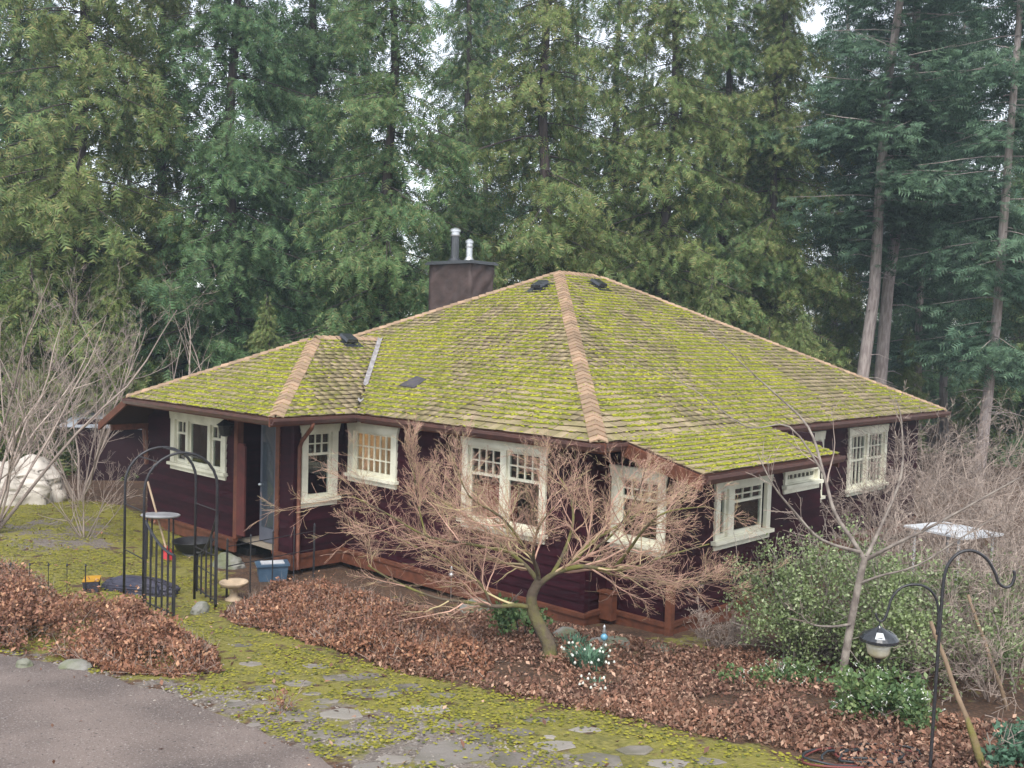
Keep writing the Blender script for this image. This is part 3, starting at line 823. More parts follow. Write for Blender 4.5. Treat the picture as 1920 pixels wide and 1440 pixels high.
# moss cushions on the butts and faces of the shingles
TV = [(.1, 0, 1)] + [(math.cos(k * PI * .4) * (1 + .2 * (k % 2)), math.sin(k * PI * .4) * (1 - .2 * (k % 2)), -.1) for k in range(5)]
TF = [(0, k + 1, (k + 1) % 5 + 1) for k in range(5)]
mV, mF, off = [], [], 0
for nm, sp in SLOPES.items():
    O, n, e, s_, lo, hi, rm, vis = sp
    if not vis: continue
    f = slope_fn(sp); N = EZ - n * s_; N /= np.linalg.norm(N)
    er = EXPO / math.sqrt(1 + s_ * s_)
    Ks = []; As_ = []; Rs = []; Sz = []
    for k in range(int(rm / er) + 1):
        r0 = k * er
        if r0 > rm - .05: break
        l_, h_ = lo(r0), hi(r0)
        if h_ - l_ < .1: continue
        m_ = int((h_ - l_) * 180)
        a = NPZ.uniform(l_ + .05, h_ - .05, m_)
        den = fbm(a * .55 + 3, np.full(m_, r0 * .55), 21) * .55 + fbm(a * 2.3, np.full(m_, r0 * 2.3), 22) * .45
        edge_b = {'wing_front': .14, 'wing_right': -.02, 'main_left': .03, 'main_right': .03, 'low': .12}[nm]
        if nm in ('main_left', 'main_right'): edge_b -= .10 * np.clip(1 - r0 / .45, 0, 1) + .06 * np.clip((r0 - 4.6), 0, 1)
        keep = NPZ.random(m_) < np.clip((den + edge_b - .41) * 5.0, .04, .97)
        a = a[keep]; q = keep.sum()
        onbutt = NPZ.random(q) < .74
        rr = np.where(onbutt, r0 + NPZ.normal(-.004, .012, q), r0 + NPZ.uniform(.0, er, q))
        As_.append(a); Rs.append(rr); Sz.append(np.where(onbutt, NPZ.uniform(.008, .023, q), NPZ.uniform(.006, .015, q)))
    a = np.concatenate(As_); r = np.concatenate(Rs); sz = np.concatenate(Sz)
    ok = (r > -.04) & (r < rm - .05); a, r, sz = a[ok], r[ok], sz[ok]
    P = O + np.outer(a, e) + np.outer(r, n + EZ * s_) + N * .026
    th = NPZ.normal(0, .2, len(a))
    D = np.outer(np.cos(th), e) + np.outer(np.sin(th), n + EZ * s_)
    R = frames(D, np.broadcast_to(N, D.shape), np.stack([sz * NPZ.uniform(1.2, 3.4, len(a)), sz * .9, sz * NPZ.uniform(.5, .95, len(a))], 1))
    v, q = scatter(TV, TF, R, P); mV.append(v); mF.append(q + off); off += len(v)
tag(big('roof_moss', np.concatenate(mV), np.concatenate(mF), MAT['rmoss'], roof), kind='stuff')

# gutters, fascias, rake boards, downspout
def gutter(p0, p1, out, name='gutter'):
    p0 = np.array(p0, float); p1 = np.array(p1, float); out = np.array(out, float)
    prof = [(.012, -.035), (.012, -.135), (.09, -.135), (.125, -.075), (.125, -.03), (.11, -.026), (.11, -.07), (.08, -.122), (.024, -.122), (.024, -.035)]
    n = len(prof); mb = MB()
    mb.add([p0 + out * o + EZ * z for o, z in prof] + [p1 + out * o + EZ * z for o, z in prof],
           [(k, (k + 1) % n, n + (k + 1) % n, n + k) for k in range(n)] + [tuple(range(n)), tuple(range(n, 2 * n))[::-1]])
    gt = mb.build(name, MAT['gutter'], house)
    mb = MB(); q = [p0 - out * .02 - EZ * .17, p1 - out * .02 - EZ * .17, p1 + out * .009 - EZ * .17, p0 + out * .009 - EZ * .17]
    mb.hexa([tuple(v) for v in q] + [tuple(v + EZ * .155) for v in q]); mb.build('fascia', MAT['brown'], gt)
gutter((0, -.12, 0), (0, U1 - .12, 0), (-1, 0, 0))
gutter((-PW - .12, U1, 0), (-.0, U1, 0), (0, -1, 0))
gutter((-PW, U1 - .0, 0), (-PW, U2, 0), (-1, 0, 0))
gutter((.012, 0, 0), (V1 - .03, 0, 0), (0, -1, 0))
gutter((V2 + .05, 0, 0), (LV + .1, 0, 0), (0, -1, 0))
gutter((V1 - .03, -Q, -Q * SL2), (V2 + .05, -Q, -Q * SL2), (0, -1, 0))
gutter((LV, 0.02, 0), (LV, LU, 0), (1, 0, 0))
def rake(x, y0, z0, y1, z1, wd=.045, ht=.2):
    mb = MB(); mb.hexa([(x, y0, z0 - ht), (x + wd, y0, z0 - ht), (x + wd, y1, z1 - ht), (x, y1, z1 - ht), (x, y0, z0), (x + wd, y0, z0), (x + wd, y1, z1), (x, y1, z1)])
    mb.build('rake_board', MAT['brown'], house)
rake(V1 - .045, 0.0, -.03, -Q - .02, -Q * SL2 - .035); rake(V2, .3, -.03 + .3 * SL2, -Q - .02, -Q * SL2 - .035)
rake(-PW - .045, U2, -.02, U2 + 1.27, -1.27 * SL - .02, ht=.16)
mb = MB(); mb.bar((XF - .02, YL + .0, -1.55), (XF - .02, U2 + 1.0, -.75), .09, .09); mb.bar((-PW + .1, U2 + .95, -.72), (XF + .05, U2 + .95, -.72), .09, .12)
mb.build('eave_bracket', MAT['brown'], house)
cx_, cz_ = fB.px(552, 832); gx, gz_ = on(587, 797, 1, U1 - .06)[0], -.13
mb = MB(); mb.tube([(gx, U1 - .06, -.12), (gx - .02, U1 - .05, -.22), (XF + .10, YB - .09, -.52), (XF + .06, YB - .08, -.64), (XF + .06, YB - .08, -2.75), (XF + .02, YB - .16, -2.84)], .038, 8)
mb.build('downspout', MAT['brown'], house, smooth=True)

# chimney wrapped in brown cloth, with two flues
C0 = at(880, 590, 24.2)
mb = MB(); n_ = 18
cx0, cx1, cy0, cy1 = C0[0], C0[0] + .80, C0[1], C0[1] + 1.50
ztop = at(880, 494, 24.2)[2]
def wob(x, y, z): return .03 * math.sin(z * 6 + x * 9 + y * 5) + .022 * math.sin(z * 11 - x * 13 + y * 9 + 1) + .02 * (float(fbm((x + y) * 4, z * 5, 6)) - .5)
per = [(cx0, cy0), (cx1, cy0), (cx1, cy1), (cx0, cy1)]
ring = []
for i in range(4):
    (xa, ya), (xb, yb) = per[i], per[(i + 1) % 4]
    for k in range(n_): ring.append((xa + (xb - xa) * k / n_, ya + (yb - ya) * k / n_, k))
nz = 26; nr_ = len(ring); zb = .6
for j in range(nz + 1):
    z = zb + (ztop - zb) * j / nz
    for (x, y, k) in ring:
        ox, oy = x - (cx0 + cx1) / 2, y - (cy0 + cy1) / 2; L_ = math.hypot(ox, oy); wv = wob(x, y, z) if k else .012
        mb.V.append((x + ox / L_ * wv, y + oy / L_ * wv, z))
for j in range(nz):
    for k in range(nr_): mb.F.append((j * nr_ + k, j * nr_ + (k + 1) % nr_, (j + 1) * nr_ + (k + 1) % nr_, (j + 1) * nr_ + k))
chim = mb.build('chimney', MAT['wrap'], house, smooth=True); chim['label'] = 'square chimney wrapped in wrinkled dark brown cloth'
mb = MB(); mb.box(cx0 - .09, cx1 + .09, cy0 - .09, cy1 + .09, ztop, ztop + .05); mb.box(cx0 - .05, cx1 + .05, cy0 - .05, cy1 + .05, ztop + .051, ztop + .085)
mb.build('chimney_cap', MAT['vent'], chim)
def flue(px, pytop, m, r):
    P = on(px, 470, 0, (cx0 + cx1) / 2); top = on(px, pytop, 0, (cx0 + cx1) / 2)[2]
    c = (P[0], P[1], 0); zb_ = ztop + .086; mb = MB()
    mb.lathe(c, [(r * 1.75, zb_), (r * 1.15, zb_ + .10), (r, zb_ + .11), (r, top - .22)], 14)
    p_ = mb.build('flue_pipe', m, chim, smooth=False)
    mb = MB()
    mb.lathe(c, [(r * 1.2, top - .222), (r * 1.25, top - .19), (r * 1.02, top - .185), (r * 1.02, top - .115), (r * 1.28, top - .11), (r * 1.28, top - .06), (r * .8, top - .02), (r * .2, top)], 14)
    mb.build('flue_cap', MAT['steel'], chim)
flue(853, 427, MAT['vent'], .115); flue(880, 448, MAT['steel'], .085)

# ---- inside the house: only what the windows show
mb = MB(); mb.box(XA + .20, XA + .205, w2[0] - .1, w2[1] + .5, -1.5, -.22); mb.build('roller_blind', MAT['blind'], house)
lb = bpy.data.lights.new('kitchen_lamp', 'POINT'); lb.energy = 40; lb.color = (1, .72, .42); lb.shadow_soft_size = .15
lo_ = bpy.data.objects.new('kitchen_lamp', lb); COL.objects.link(lo_); lo_.location = (XA + .9, 5.75, -.5)
lt = thing('kitchen_pendant', (XA + .9, 5.75, -.35), 'warm lit pendant lamp inside the small many paned window', 'lamp')
mb = MB(); mb.lathe((XA + .9, 5.75, -.35), [(.18, -.02), (.17, 0), (.06, .14), (.012, .16), (.012, .42)], 14); mb.build('lamp_shade', MAT['cream'], lt)
ch = thing('red_armchair', (1.05, 2.75, ZS), 'red upholstered chair seen through the large double window', 'chair')
mb = MB(); mb.box(.75, .95, 2.4, 3.15, ZS + .25, -1.02); mb.build('backrest', MAT['redcloth'], ch)
mb = MB(); mb.box(.951, 1.5, 2.4, 3.15, ZS + .25, ZS + .5); mb.build('seat', MAT['redcloth'], ch)
for x in (.8, 1.4):
    for y in (2.45, 3.1):
        mb = MB(); mb.box(x, x + .05, y - .025, y + .025, ZS + .001, ZS + .25); mb.build('leg', MAT['wood'], ch)

# ------------------------------------------------------------------ bare wood: branching
class Wood:
    def __init__(s, seed): s.rng = random.Random(seed); s.lines = []
    def grow(s, p, d, L, r, lev, C):
        rg = s.rng; p = Vector(p); d = Vector(d).normalized()
        n = max(3, min(9, int(L / C['step']))); pts = [p.copy()]; rad = [r]
        up = C['up'][min(lev, len(C['up']) - 1)]; wn = C['wander']; dirs = [d.copy()]
        for i in range(n):
            d = (d + Vector((rg.gauss(0, wn), rg.gauss(0, wn), rg.gauss(0, wn) + up))).normalized()
            p = p + d * (L / n); pts.append(p.copy()); dirs.append(d.copy())
            rad.append(max(C['rmin'], r * (1 - .8 * (i + 1) / n)))
        s.lines.append((pts, rad, lev))
        if lev < C['max']: s.kids(pts, dirs, rad, L, lev, C)
    def kids(s, pts, dirs, rad, L, lev, C, t0=None):
        rg = s.rng; k = C['n'][min(lev, len(C['n']) - 1)]; k = max(1, int(k * rg.uniform(.75, 1.25)))
        for q in range(k):
            t = rg.uniform(C['t0'] if t0 is None else t0, 1.0); i = min(len(pts) - 2, int(t * (len(pts) - 1)))
            fr = t * (len(pts) - 1) - i; pp = pts[i].lerp(pts[i + 1], min(fr, 1)); dd_ = dirs[min(i + 1, len(dirs) - 1)]
            ax = Vector((rg.gauss(0, 1), rg.gauss(0, 1), rg.gauss(0, 1))); ax = (ax - dd_ * ax.dot(dd_)).normalized()
            ax.z *= C.get('flat', 1)
            an = C['ang'] * rg.uniform(.6, 1.35)
            nd = (dd_ * math.cos(an) + ax * math.sin(an)).normalized()
            s.grow(pp, nd, L * C['ratio'] * rg.uniform(.6, 1.15) * (1 - .35 * t), max(C['rmin'], rad[min(i + 1, len(rad) - 1)] * .62), lev + 1, C)
    def limb(s, pts, r0, r1, C, lev=0, n=4):                     # a limb laid out by hand, then twigs on it
        P = [Vector(p) for p in pts]; out = []
        for i in range(len(P) - 1):                              # Catmull-Rom
            a, b, c, d = P[max(i - 1, 0)], P[i], P[i + 1], P[min(i + 2, len(P) - 1)]
            for k in range(n):
                t = k / n
                out.append(.5 * ((2 * b) + (c - a) * t + (2 * a - 5 * b + 4 * c - d) * t * t + (3 * b - a - 3 * c + d) * t ** 3))
        out.append(P[-1]); m = len(out)
        rad = [r0 + (r1 - r0) * (i / (m - 1)) ** .8 for i in range(m)]
        dirs = [(out[min(i + 1, m - 1)] - out[max(i - 1, 0)]).normalized() for i in range(m)]
        s.lines.append((out, rad, lev))
        if C: s.kids(out, dirs, rad, sum((out[i + 1] - out[i]).length for i in range(m - 1)), lev, C)
    def build(s, root, m_thick, m_thin, split=1, names=('trunk', 'crown')):
        a, b = MB(), MB()
        for pts, rad, lev in s.lines:
            if lev < split: a.tube(pts, rad, 8 if max(rad) > .02 else 5, False)
            else: b.tube(pts, rad, 4 if max(rad) > .008 else 3, False)
        if a.V: a.build(names[0], m_thick, root, smooth=True)
        if b.V:
            o = b.build(names[1], m_thin, root)
            if names[1] != 'crown': o['kind'] = 'stuff'

# leaning maple in front of the house
base = g(1030, 1238); D0 = dep(base)
mp = thing('japanese_maple', base, 'leafless spreading maple with mossy crooked trunk in front of the large window', 'tree')
W = Wood(5)
def mpx(x, y, dz=0): return at(x, y, D0 + dz)
CM = dict(step=.07, up=(.0, .03, .05, .05), wander=.15, rmin=.0014, max=3, n=(16, 11, 8), ang=.74, ratio=.52, t0=.15, flat=.8)
W.limb([base - np.array([0, 0, .1]), mpx(1030, 1212), mpx(1016, 1182, .02), mpx(1001, 1150, .05), mpx(997, 1118, .05), mpx(1012, 1088, .05)], .10, .058, None)
W.limb([mpx(1000, 1140, .05), mpx(970, 1135), mpx(930, 1137, -.1), mpx(880, 1130, -.2), mpx(815, 1120, -.3), mpx(740, 1090, -.4), mpx(690, 1060, -.5)], .035, .008, CM)
W.limb([mpx(920, 1134, -.1), mpx(905, 1100, -.1), mpx(870, 1070, 0), mpx(790, 1030, .1), mpx(700, 985, .2)], .02, .006, CM)
W.limb([mpx(1006, 1100, .05), mpx(1040, 1075, .0), mpx(1090, 1062, -.1), mpx(1140, 1068, -.2), mpx(1190, 1064, -.3), mpx(1240, 1045, -.4), mpx(1330, 1020, -.4)], .042, .008, CM)
W.limb([mpx(1110, 1064, -.1), mpx(1160, 1080, .1), mpx(1230, 1090, .25), mpx(1310, 1095, .4), mpx(1370, 1085, .5)], .018, .005, CM)
W.limb([mpx(1010, 1090, .05), mpx(985, 1060, .2), mpx(950, 1030, .35), mpx(900, 985, .5), mpx(830, 940, .6), mpx(775, 890, .6)], .034, .007, CM)
W.limb([mpx(1010, 1090, .05), mpx(1005, 1060, -.1), mpx(980, 1020, -.3), mpx(940, 970, -.5), mpx(880, 930, -.7), mpx(850, 860, -.8)], .03, .006, CM)
W.limb([mpx(1035, 1078, .05), mpx(1060, 1030, .3), mpx(1075, 970, .5), mpx(1060, 910, .7), mpx(1020, 870, .8)], .03, .006, CM)
W.limb([mpx(1070, 1064, .0), mpx(1105, 1020, .3), mpx(1160, 985, .6), mpx(1220, 950, .8), mpx(1290, 920, 1.0)], .03, .006, CM)
W.limb([mpx(1150, 1068, -.2), mpx(1180, 1030, -.5), mpx(1210, 990, -.8), mpx(1250, 960, -1.0), mpx(1320, 950, -1.1)], .026, .006, CM)
W.limb([mpx(1010, 1085, .05), mpx(1000, 1040, -.4), mpx(1010, 990, -.8), mpx(1040, 950, -1.1)], .026, .006, CM)
W.limb([mpx(960, 1036, .35), mpx(880, 1020, .0), mpx(800, 1005, -.4), mpx(720, 960, -.7), mpx(660, 930, -.9)], .022, .005, CM)
W.limb([mpx(1000, 1050, .2), mpx(960, 1000, .6), mpx(900, 960, .9), mpx(830, 930, 1.1)], .022, .005, CM)
W.limb([mpx(1100, 1040, .2), mpx(1150, 1000, .0), mpx(1190, 940, -.2), mpx(1210, 880, -.3)], .022, .005, CM)
W.limb([mpx(800, 1010, .0), mpx(785, 950, .0), mpx(775, 880, .0), mpx(765, 835, .0)], .014, .004, dict(CM, up=(.05, .1, .1), ang=.5))
W.lines = [l for l in W.lines if l[2] < 1 or min(p.z for p in l[0]) > base[2] + (.66 if l[2] > 1 else .5)]
W.build(mp, MAT['maplebark'], MAT['mapletwig'])

# slender grey tree on the right
base = g(1572, 1300); D1 = dep(base)
st = thing('slender_bare_tree', base, 'slender pale barked bare tree rising through the evergreen shrub', 'tree')
W = Wood(8)
def spx(x, y, dz=0): return at(x, y, D1 + dz)
CS = dict(step=.12, up=(.03, .06, .05), wander=.10, rmin=.0035, max=2, n=(6, 4), ang=.7, ratio=.30, t0=.3)
W.limb([base - np.array([0, 0, .1]), spx(1585, 1230), spx(1597, 1160), spx(1610, 1095), spx(1622, 1045)], .05, .036, None)
W.limb([spx(1620, 1048), spx(1600, 1015, .1), spx(1565, 960, .3), spx(1545, 890, .5), spx(1515, 800, .8), spx(1450, 735, 1.0), spx(1400, 690, 1.1), spx(1330, 620, 1.2)], .03, .005, CS)
W.limb([spx(1612, 1035), spx(1540, 1012, -.1), spx(1490, 960, -.2), spx(1450, 910, -.3), spx(1420, 850, -.3)], .022, .005, CS)
W.limb([spx(1624, 1045), spx(1650, 990, .2), spx(1690, 890, .4), spx(1690, 790, .6), spx(1680, 750, .6)], .024, .005, CS)
W.limb([spx(1622, 1050), spx(1680, 1020, -.2), spx(1760, 980, -.3), spx(1850, 930, -.4), spx(1940, 880, -.5)], .024, .006, CS)
W.limb([spx(1610, 1095), spx(1650, 1080, -.2), spx(1720, 1060, -.4), spx(1800, 1010, -.5), spx(1880, 960, -.6)], .018, .005, CS)
W.limb([spx(1545, 890, .5), spx(1480, 800, .6), spx(1400, 800, .7), spx(1300, 730, .8), spx(1220, 690, .9)], .014, .004, dict(CS, n=(3, 2)))
W.limb([spx(1597, 1170), spx(1560, 1175, -.3), spx(1520, 1170, -.5), spx(1500, 1150, -.6)], .018, .006, CS)
W.build(st, MAT['greylimb'], MAT['twig'])

# fountain-shaped bare shrubs
def bare_shrub(name, px, py, label, seed, height, n, spread, mats=('twig', 'twig'), C=None, cat='shrub', group=None, P=None, lean=(0, 0)):
    b = g(px, py) if P is None else np.array([P[0], P[1], float(gz(P[0], P[1]))])
    t = thing(name, b, label, cat, group); W = Wood(seed); rg = W.rng
    C = C or dict(step=.16, up=(.05, .07, .06, .05), wander=.11, rmin=.0035, max=2, n=(7, 6), ang=.6, ratio=.45, t0=.2)
    for k in range(n):
        a = rg.random() * 2 * PI; q = rg.random() ** .5 * spread
        d = Vector((math.cos(a) * q + lean[0], math.sin(a) * q + lean[1], 1))
        W.grow(Vector(b) + Vector((math.cos(a), math.sin(a), 0)) * .12 * rg.random() - Vector((0, 0, .05)), d, height * rg.uniform(.7, 1.1), .013 * height / 2 * rg.uniform(.6, 1.15), 0, C)
    W.build(t, MAT[mats[0]], MAT[mats[1]], names=('stems', 'twigs'))
    return t
PG = dict(step=.2, up=(.03, .09, .12, .12), wander=.10, rmin=.0026, max=3, n=(7, 6, 4), ang=.7, ratio=.42, t0=.2)
bare_shrub('bare_shrub', -20, 1000, 'big upswept bare shrub at the left edge behind the white tarp', 31, 5.3, 11, .75, C=PG)
bare_shrub('bare_shrub', 150, 900, 'bare grey shrub right of the white tarp with long tilted stems', 32, 4.2, 9, .8, C=PG, P=at(150, 900, 23.0))
bare_shrub('bare_shrub', 90, 900, 'bare shrub with crowded pinkish twigs behind the white tarp', 33, 4.6, 11, .8, C=PG, P=at(60, 900, 25.0))
bare_shrub('bare_shrub', 180, 930, 'low bare shrub whose branch reaches across the left house corner', 34, 2.0, 10, 1.2, C=dict(PG, max=2), P=at(165, 900, 19.2), lean=(.35, -.35))
bare_shrub('bare_tree', 330, 700, 'thin bare tree with pale stems behind the left roof slope', 35, 5.6, 4, .55, C=dict(PG, n=(4, 3), max=2), cat='tree', P=at(345, 700, 26.5), lean=(-.1, .35))
bare_shrub('bare_tree', 410, 700, 'single forked bare stem standing above the left roof slope', 36, 4.7, 2, .2, C=dict(PG, n=(3, 3), max=2), cat='tree', P=at(425, 700, 27.5))
TW = dict(step=.2, up=(.02, .03, .03, .02), wander=.14, rmin=.0028, max=3, n=(7, 6, 4), ang=.75, ratio=.5, t0=.15)
for i, (px, d, h_, n, lab) in enumerate(((1760, 21.0, 3.1, 16, 'tangled bare shrub beside the tall right window'), (1850, 19.0, 3.2, 16, 'dense bare thicket at the right edge below the far trunk'), (1920, 16.0, 3.0, 14, 'purple brown bare shrub cut off by the right edge'),
        (1700, 18.5, 2.6, 12, 'low bare shrub under the tall right window'), (1830, 14.0, 2.5, 12, 'bare shrub above the double garden hook'), (1930, 12.0, 2.2, 14, 'bare shrub at the right edge behind the leaning stakes'), (1880, 10.6, 1.6, 12, 'pale bare shrub between the leaning stakes'), (1800, 12.0, 1.7, 12, 'pale bare shrub left of the hook crook'), (1720, 13.6, 2.2, 12, 'pale bare shrub behind the slender bare tree'), (1800, 24.5, 3.2, 14, 'bare shrub past the far right corner of the roof'))):
    P = at(px, 900, d)
    bare_shrub('bare_shrub', 0, 0, lab, 50 + i, h_, n, 1.0, ('twigpurple', 'twigpurple'), TW, group='bare shrubs on the right', P=P)
bare_shrub('bare_shrub', 1290, 1215, 'small dead brushy shrub against the front corner of the house', 61, .75, 14, 1.3, ('twigpurple', 'twigpurple'), dict(TW, step=.08), P=g(1340, 1215))

# ------------------------------------------------------------------ leafy masses
LEAF = ([(0, 0, 0), (.5, .27, .06), (1, 0, -.05), (.5, -.27, .06)], [(0, 2, 1), (0, 3, 2)])
def randdirs(n, rng, zb=0.):
    v = rng.normal(size=(n, 3)); v[:, 2] += zb
    return v / np.linalg.norm(v, axis=1, keepdims=True)
def leaf_cloud(P, size, rng, zb=0., nz=.6, T=LEAF, wd=1.0):
    n = len(P); D = randdirs(n, rng, zb); N = randdirs(n, rng, nz)
    s_ = rng.uniform(.65, 1.3, n) * size
    return scatter(T[0], T[1], frames(D, N, np.stack([s_, s_ * wd, s_], 1)), P)
def ground_pts(polys, n, rng, dens=None):
    out = []
    for p in polys:
        lo_, hi_ = p.min(0), p.max(0)
        q = rng.uniform(lo_, hi_, (n * 4, 2)); q = q[inside(p, q[:, 0], q[:, 1])]
        if dens is not None: q = q[rng.random(len(q)) < dens(q)]
        out.append(q[:n])
    q = np.concatenate(out)
    return np.column_stack([q, gz(q[:, 0], q[:, 1])])
rng = np.random.default_rng(41)
def mass(name, px, n, hmax, label, size, seed, mat_='brownleaf', zb=.1):
    """leafy ground cover: mound heights vary over the bed, leaves fill the mound's skin"""
    p = poly(px); rg = np.random.default_rng(seed)
    P = ground_pts([p], n, rg, lambda q: np.clip((fbm(q[:, 0] * 1.6, q[:, 1] * 1.6, seed + 9) - .33) * 5, .07, 1))
    X, Y = P[:, 0], P[:, 1]
    edge_ = soft([p], X, Y, .45)
    hh = hmax * (.35 + .65 * fbm(X * 1.3, Y * 1.3, seed)) * sm(.35, 1.0, edge_)
    hh *= .45 + 1.1 * vnoise(X * 3.2, Y * 3.2, seed + 3)
    shoot = np.where(rg.random(len(P)) < .10, rg.uniform(1, 1.55, len(P)), 1)
    P[:, 2] += hh * (rg.random(len(P)) ** .5) * shoot + .02
    V, F = leaf_cloud(P, size * rg.uniform(.6, 1.5, len(P)), rg, zb, .5)
    q_ = P[rg.integers(0, len(P), 1800)]; D_ = randdirs(1800, rg, .9); D_[:, 2] = np.abs(D_[:, 2]); tl = rg.uniform(.12, .36, 1800)
    q_[:, 2] = gz(q_[:, 0], q_[:, 1]) + (q_[:, 2] - gz(q_[:, 0], q_[:, 1])) * .6
    tv, tf = scatter([(0, -.5, -.3), (0, .5, -.3), (0, 0, .6), (1, 0, 0)], [(0, 1, 3), (1, 2, 3), (2, 0, 3)], frames(D_, randdirs(1800, rg), np.stack([tl, np.full(1800, .007), np.full(1800, .007)], 1)), q_)
    o2 = big(name.replace('bed', 'twigs'), tv, tf, MAT['twigpurple']); tag(o2, 'thin bare twigs sticking out of the ' + label, 'twigs', kind='stuff')
    o = tag(big(name, V, F, MAT[mat_]), label, 'ground cover', kind='stuff')
    return o
mass('brown_shrub_bed', [(-160, 1130), (20, 1140), (60, 1135), (160, 1150), (250, 1160), (330, 1190), (400, 1225), (415, 1262), (330, 1272), (200, 1262), (100, 1235), (0, 1220), (-160, 1205)], 52000, .50, 'low bed of crisp brown leaved shrubs left of the iron gate', .047, 71)
mass('brown_shrub_bed', [(418, 1155), (470, 1128), (560, 1105), (640, 1108), (720, 1130), (800, 1162), (880, 1200), (930, 1240), (900, 1285), (760, 1262), (640, 1225), (540, 1195), (440, 1172)], 50000, .30, 'low bed of crisp brown leaved shrubs between the iron gate and the maple', .046, 72)
mass('brown_shrub_bed', [(-150, 1085), (0, 1060), (70, 1085), (110, 1120), (60, 1150), (-150, 1150)], 7000, .55, 'brown leaved shrub clump at the left edge behind the bed', .048, 73)
# fallen leaves
LIT = [poly([(600, 1190), (760, 1160), (900, 1150), (1050, 1175), (1240, 1215), (1420, 1230), (1560, 1290), (1700, 1340), (1950, 1370), (1980, 1500), (1700, 1500), (1560, 1420), (1350, 1390), (1120, 1338), (900, 1295), (700, 1250)])]
P = ground_pts(LIT, 56000, rng, lambda q: np.clip((fbm(q[:, 0] * 1.5, q[:, 1] * 1.5, 9) - .3) * 3.5, .06, 1))
P[:, 2] += rng.random(len(P)) ** 2 * .10 * (0.4 + fbm(P[:, 0] * 2, P[:, 1] * 2, 14)) + .008
V, F = leaf_cloud(P, .05 * rng.uniform(.6, 1.4, len(P)), rng, 0, 1.6)
tag(big('leaf_litter', V, F, MAT['litter']), 'carpet of fallen brown leaves under the maple and to the right', 'leaf litter', kind='stuff')
P = ground_pts(Z_MOSS[:1], 900, rng); P[:, 2] += .02
V, F = leaf_cloud(P, .07, rng, 0, 2.5)
tag(big('scattered_leaves', V, F, MAT['litter']), 'single brown leaves strewn over the moss and path', 'leaves', kind='stuff')
# moss cushions and gravel
P = ground_pts(Z_MOSS[:1], 46000, rng, lambda q: np.clip((fbm(q[:, 0] * 1.7, q[:, 1] * 1.7, 77) - .34) * 5, .05, 1))
P = P[~inside(ROADPOLY, P[:, 0], P[:, 1])]; P[:, 2] += rng.uniform(-.002, .026, len(P))
s_ = rng.uniform(.006, .018, len(P)); R = frames(np.column_stack([rng.normal(size=(len(P), 2)), np.zeros(len(P))]), np.tile(EZ, (len(P), 1)), np.stack([s_ * 1.4, s_ * 1.2, s_ * .55], 1))
V, F = scatter(TV, TF, R, P)
tag(big('moss_cushions', V, F, MAT['gmoss']), 'yellow green moss cushions over the lawn and path', 'moss', kind='stuff')
P = ground_pts(Z_GRAV[:1], 2600, rng, lambda q: np.clip(fbm(q[:, 0] * 2, q[:, 1] * 2, 31) * 2 - .5, .05, 1)); P = np.concatenate([P, ground_pts(Z_MOSS[:1], 500, rng)])
s_ = rng.uniform(.006, .02, len(P)) ; R = frames(np.column_stack([rng.normal(size=(len(P), 2)), np.zeros(len(P))]), np.tile(EZ, (len(P), 1)), np.stack([s_ * 1.3, s_, s_ * .7], 1))
V, F = scatter(TV, TF, R, P)
tag(big('gravel', V, F, MAT['pebble']), 'loose pale pebbles along the crumbling driveway edge', 'gravel', kind='stuff')

q = rng.uniform(ROADPOLY.min(0), ROADPOLY.max(0), (60000, 2)); q = q[inside(ROADPOLY, q[:, 0], q[:, 1])]; q = q[((q - CAM[:2]) @ FWH > 5.5)][:9000]
ed = 1 - soft([ROADPOLY], q[:, 0], q[:, 1], .7); keep = rng.random(len(q)) < .10 + 1.2 * ed; q = q[keep]
P = np.column_stack([q, gz(q[:, 0], q[:, 1]) + .014]); n1 = len(P) // 4
V, F = leaf_cloud(P[:n1], .045, rng, 0, 3); tag(big('driveway_leaves', V, F, MAT['litter']), 'dry leaf scraps lying on the driveway', 'leaves', kind='stuff')
P = P[n1:]; s_ = rng.uniform(.004, .015, len(P)); R = frames(np.column_stack([rng.normal(size=(len(P), 2)), np.zeros(len(P))]), np.tile(EZ, (len(P), 1)), np.stack([s_ * 1.3, s_, s_ * .7], 1))
V, F = scatter(TV, TF, R, P); tag(big('driveway_grit', V, F, MAT['pebble']), 'loose grit scattered on the driveway', 'grit', kind='stuff')
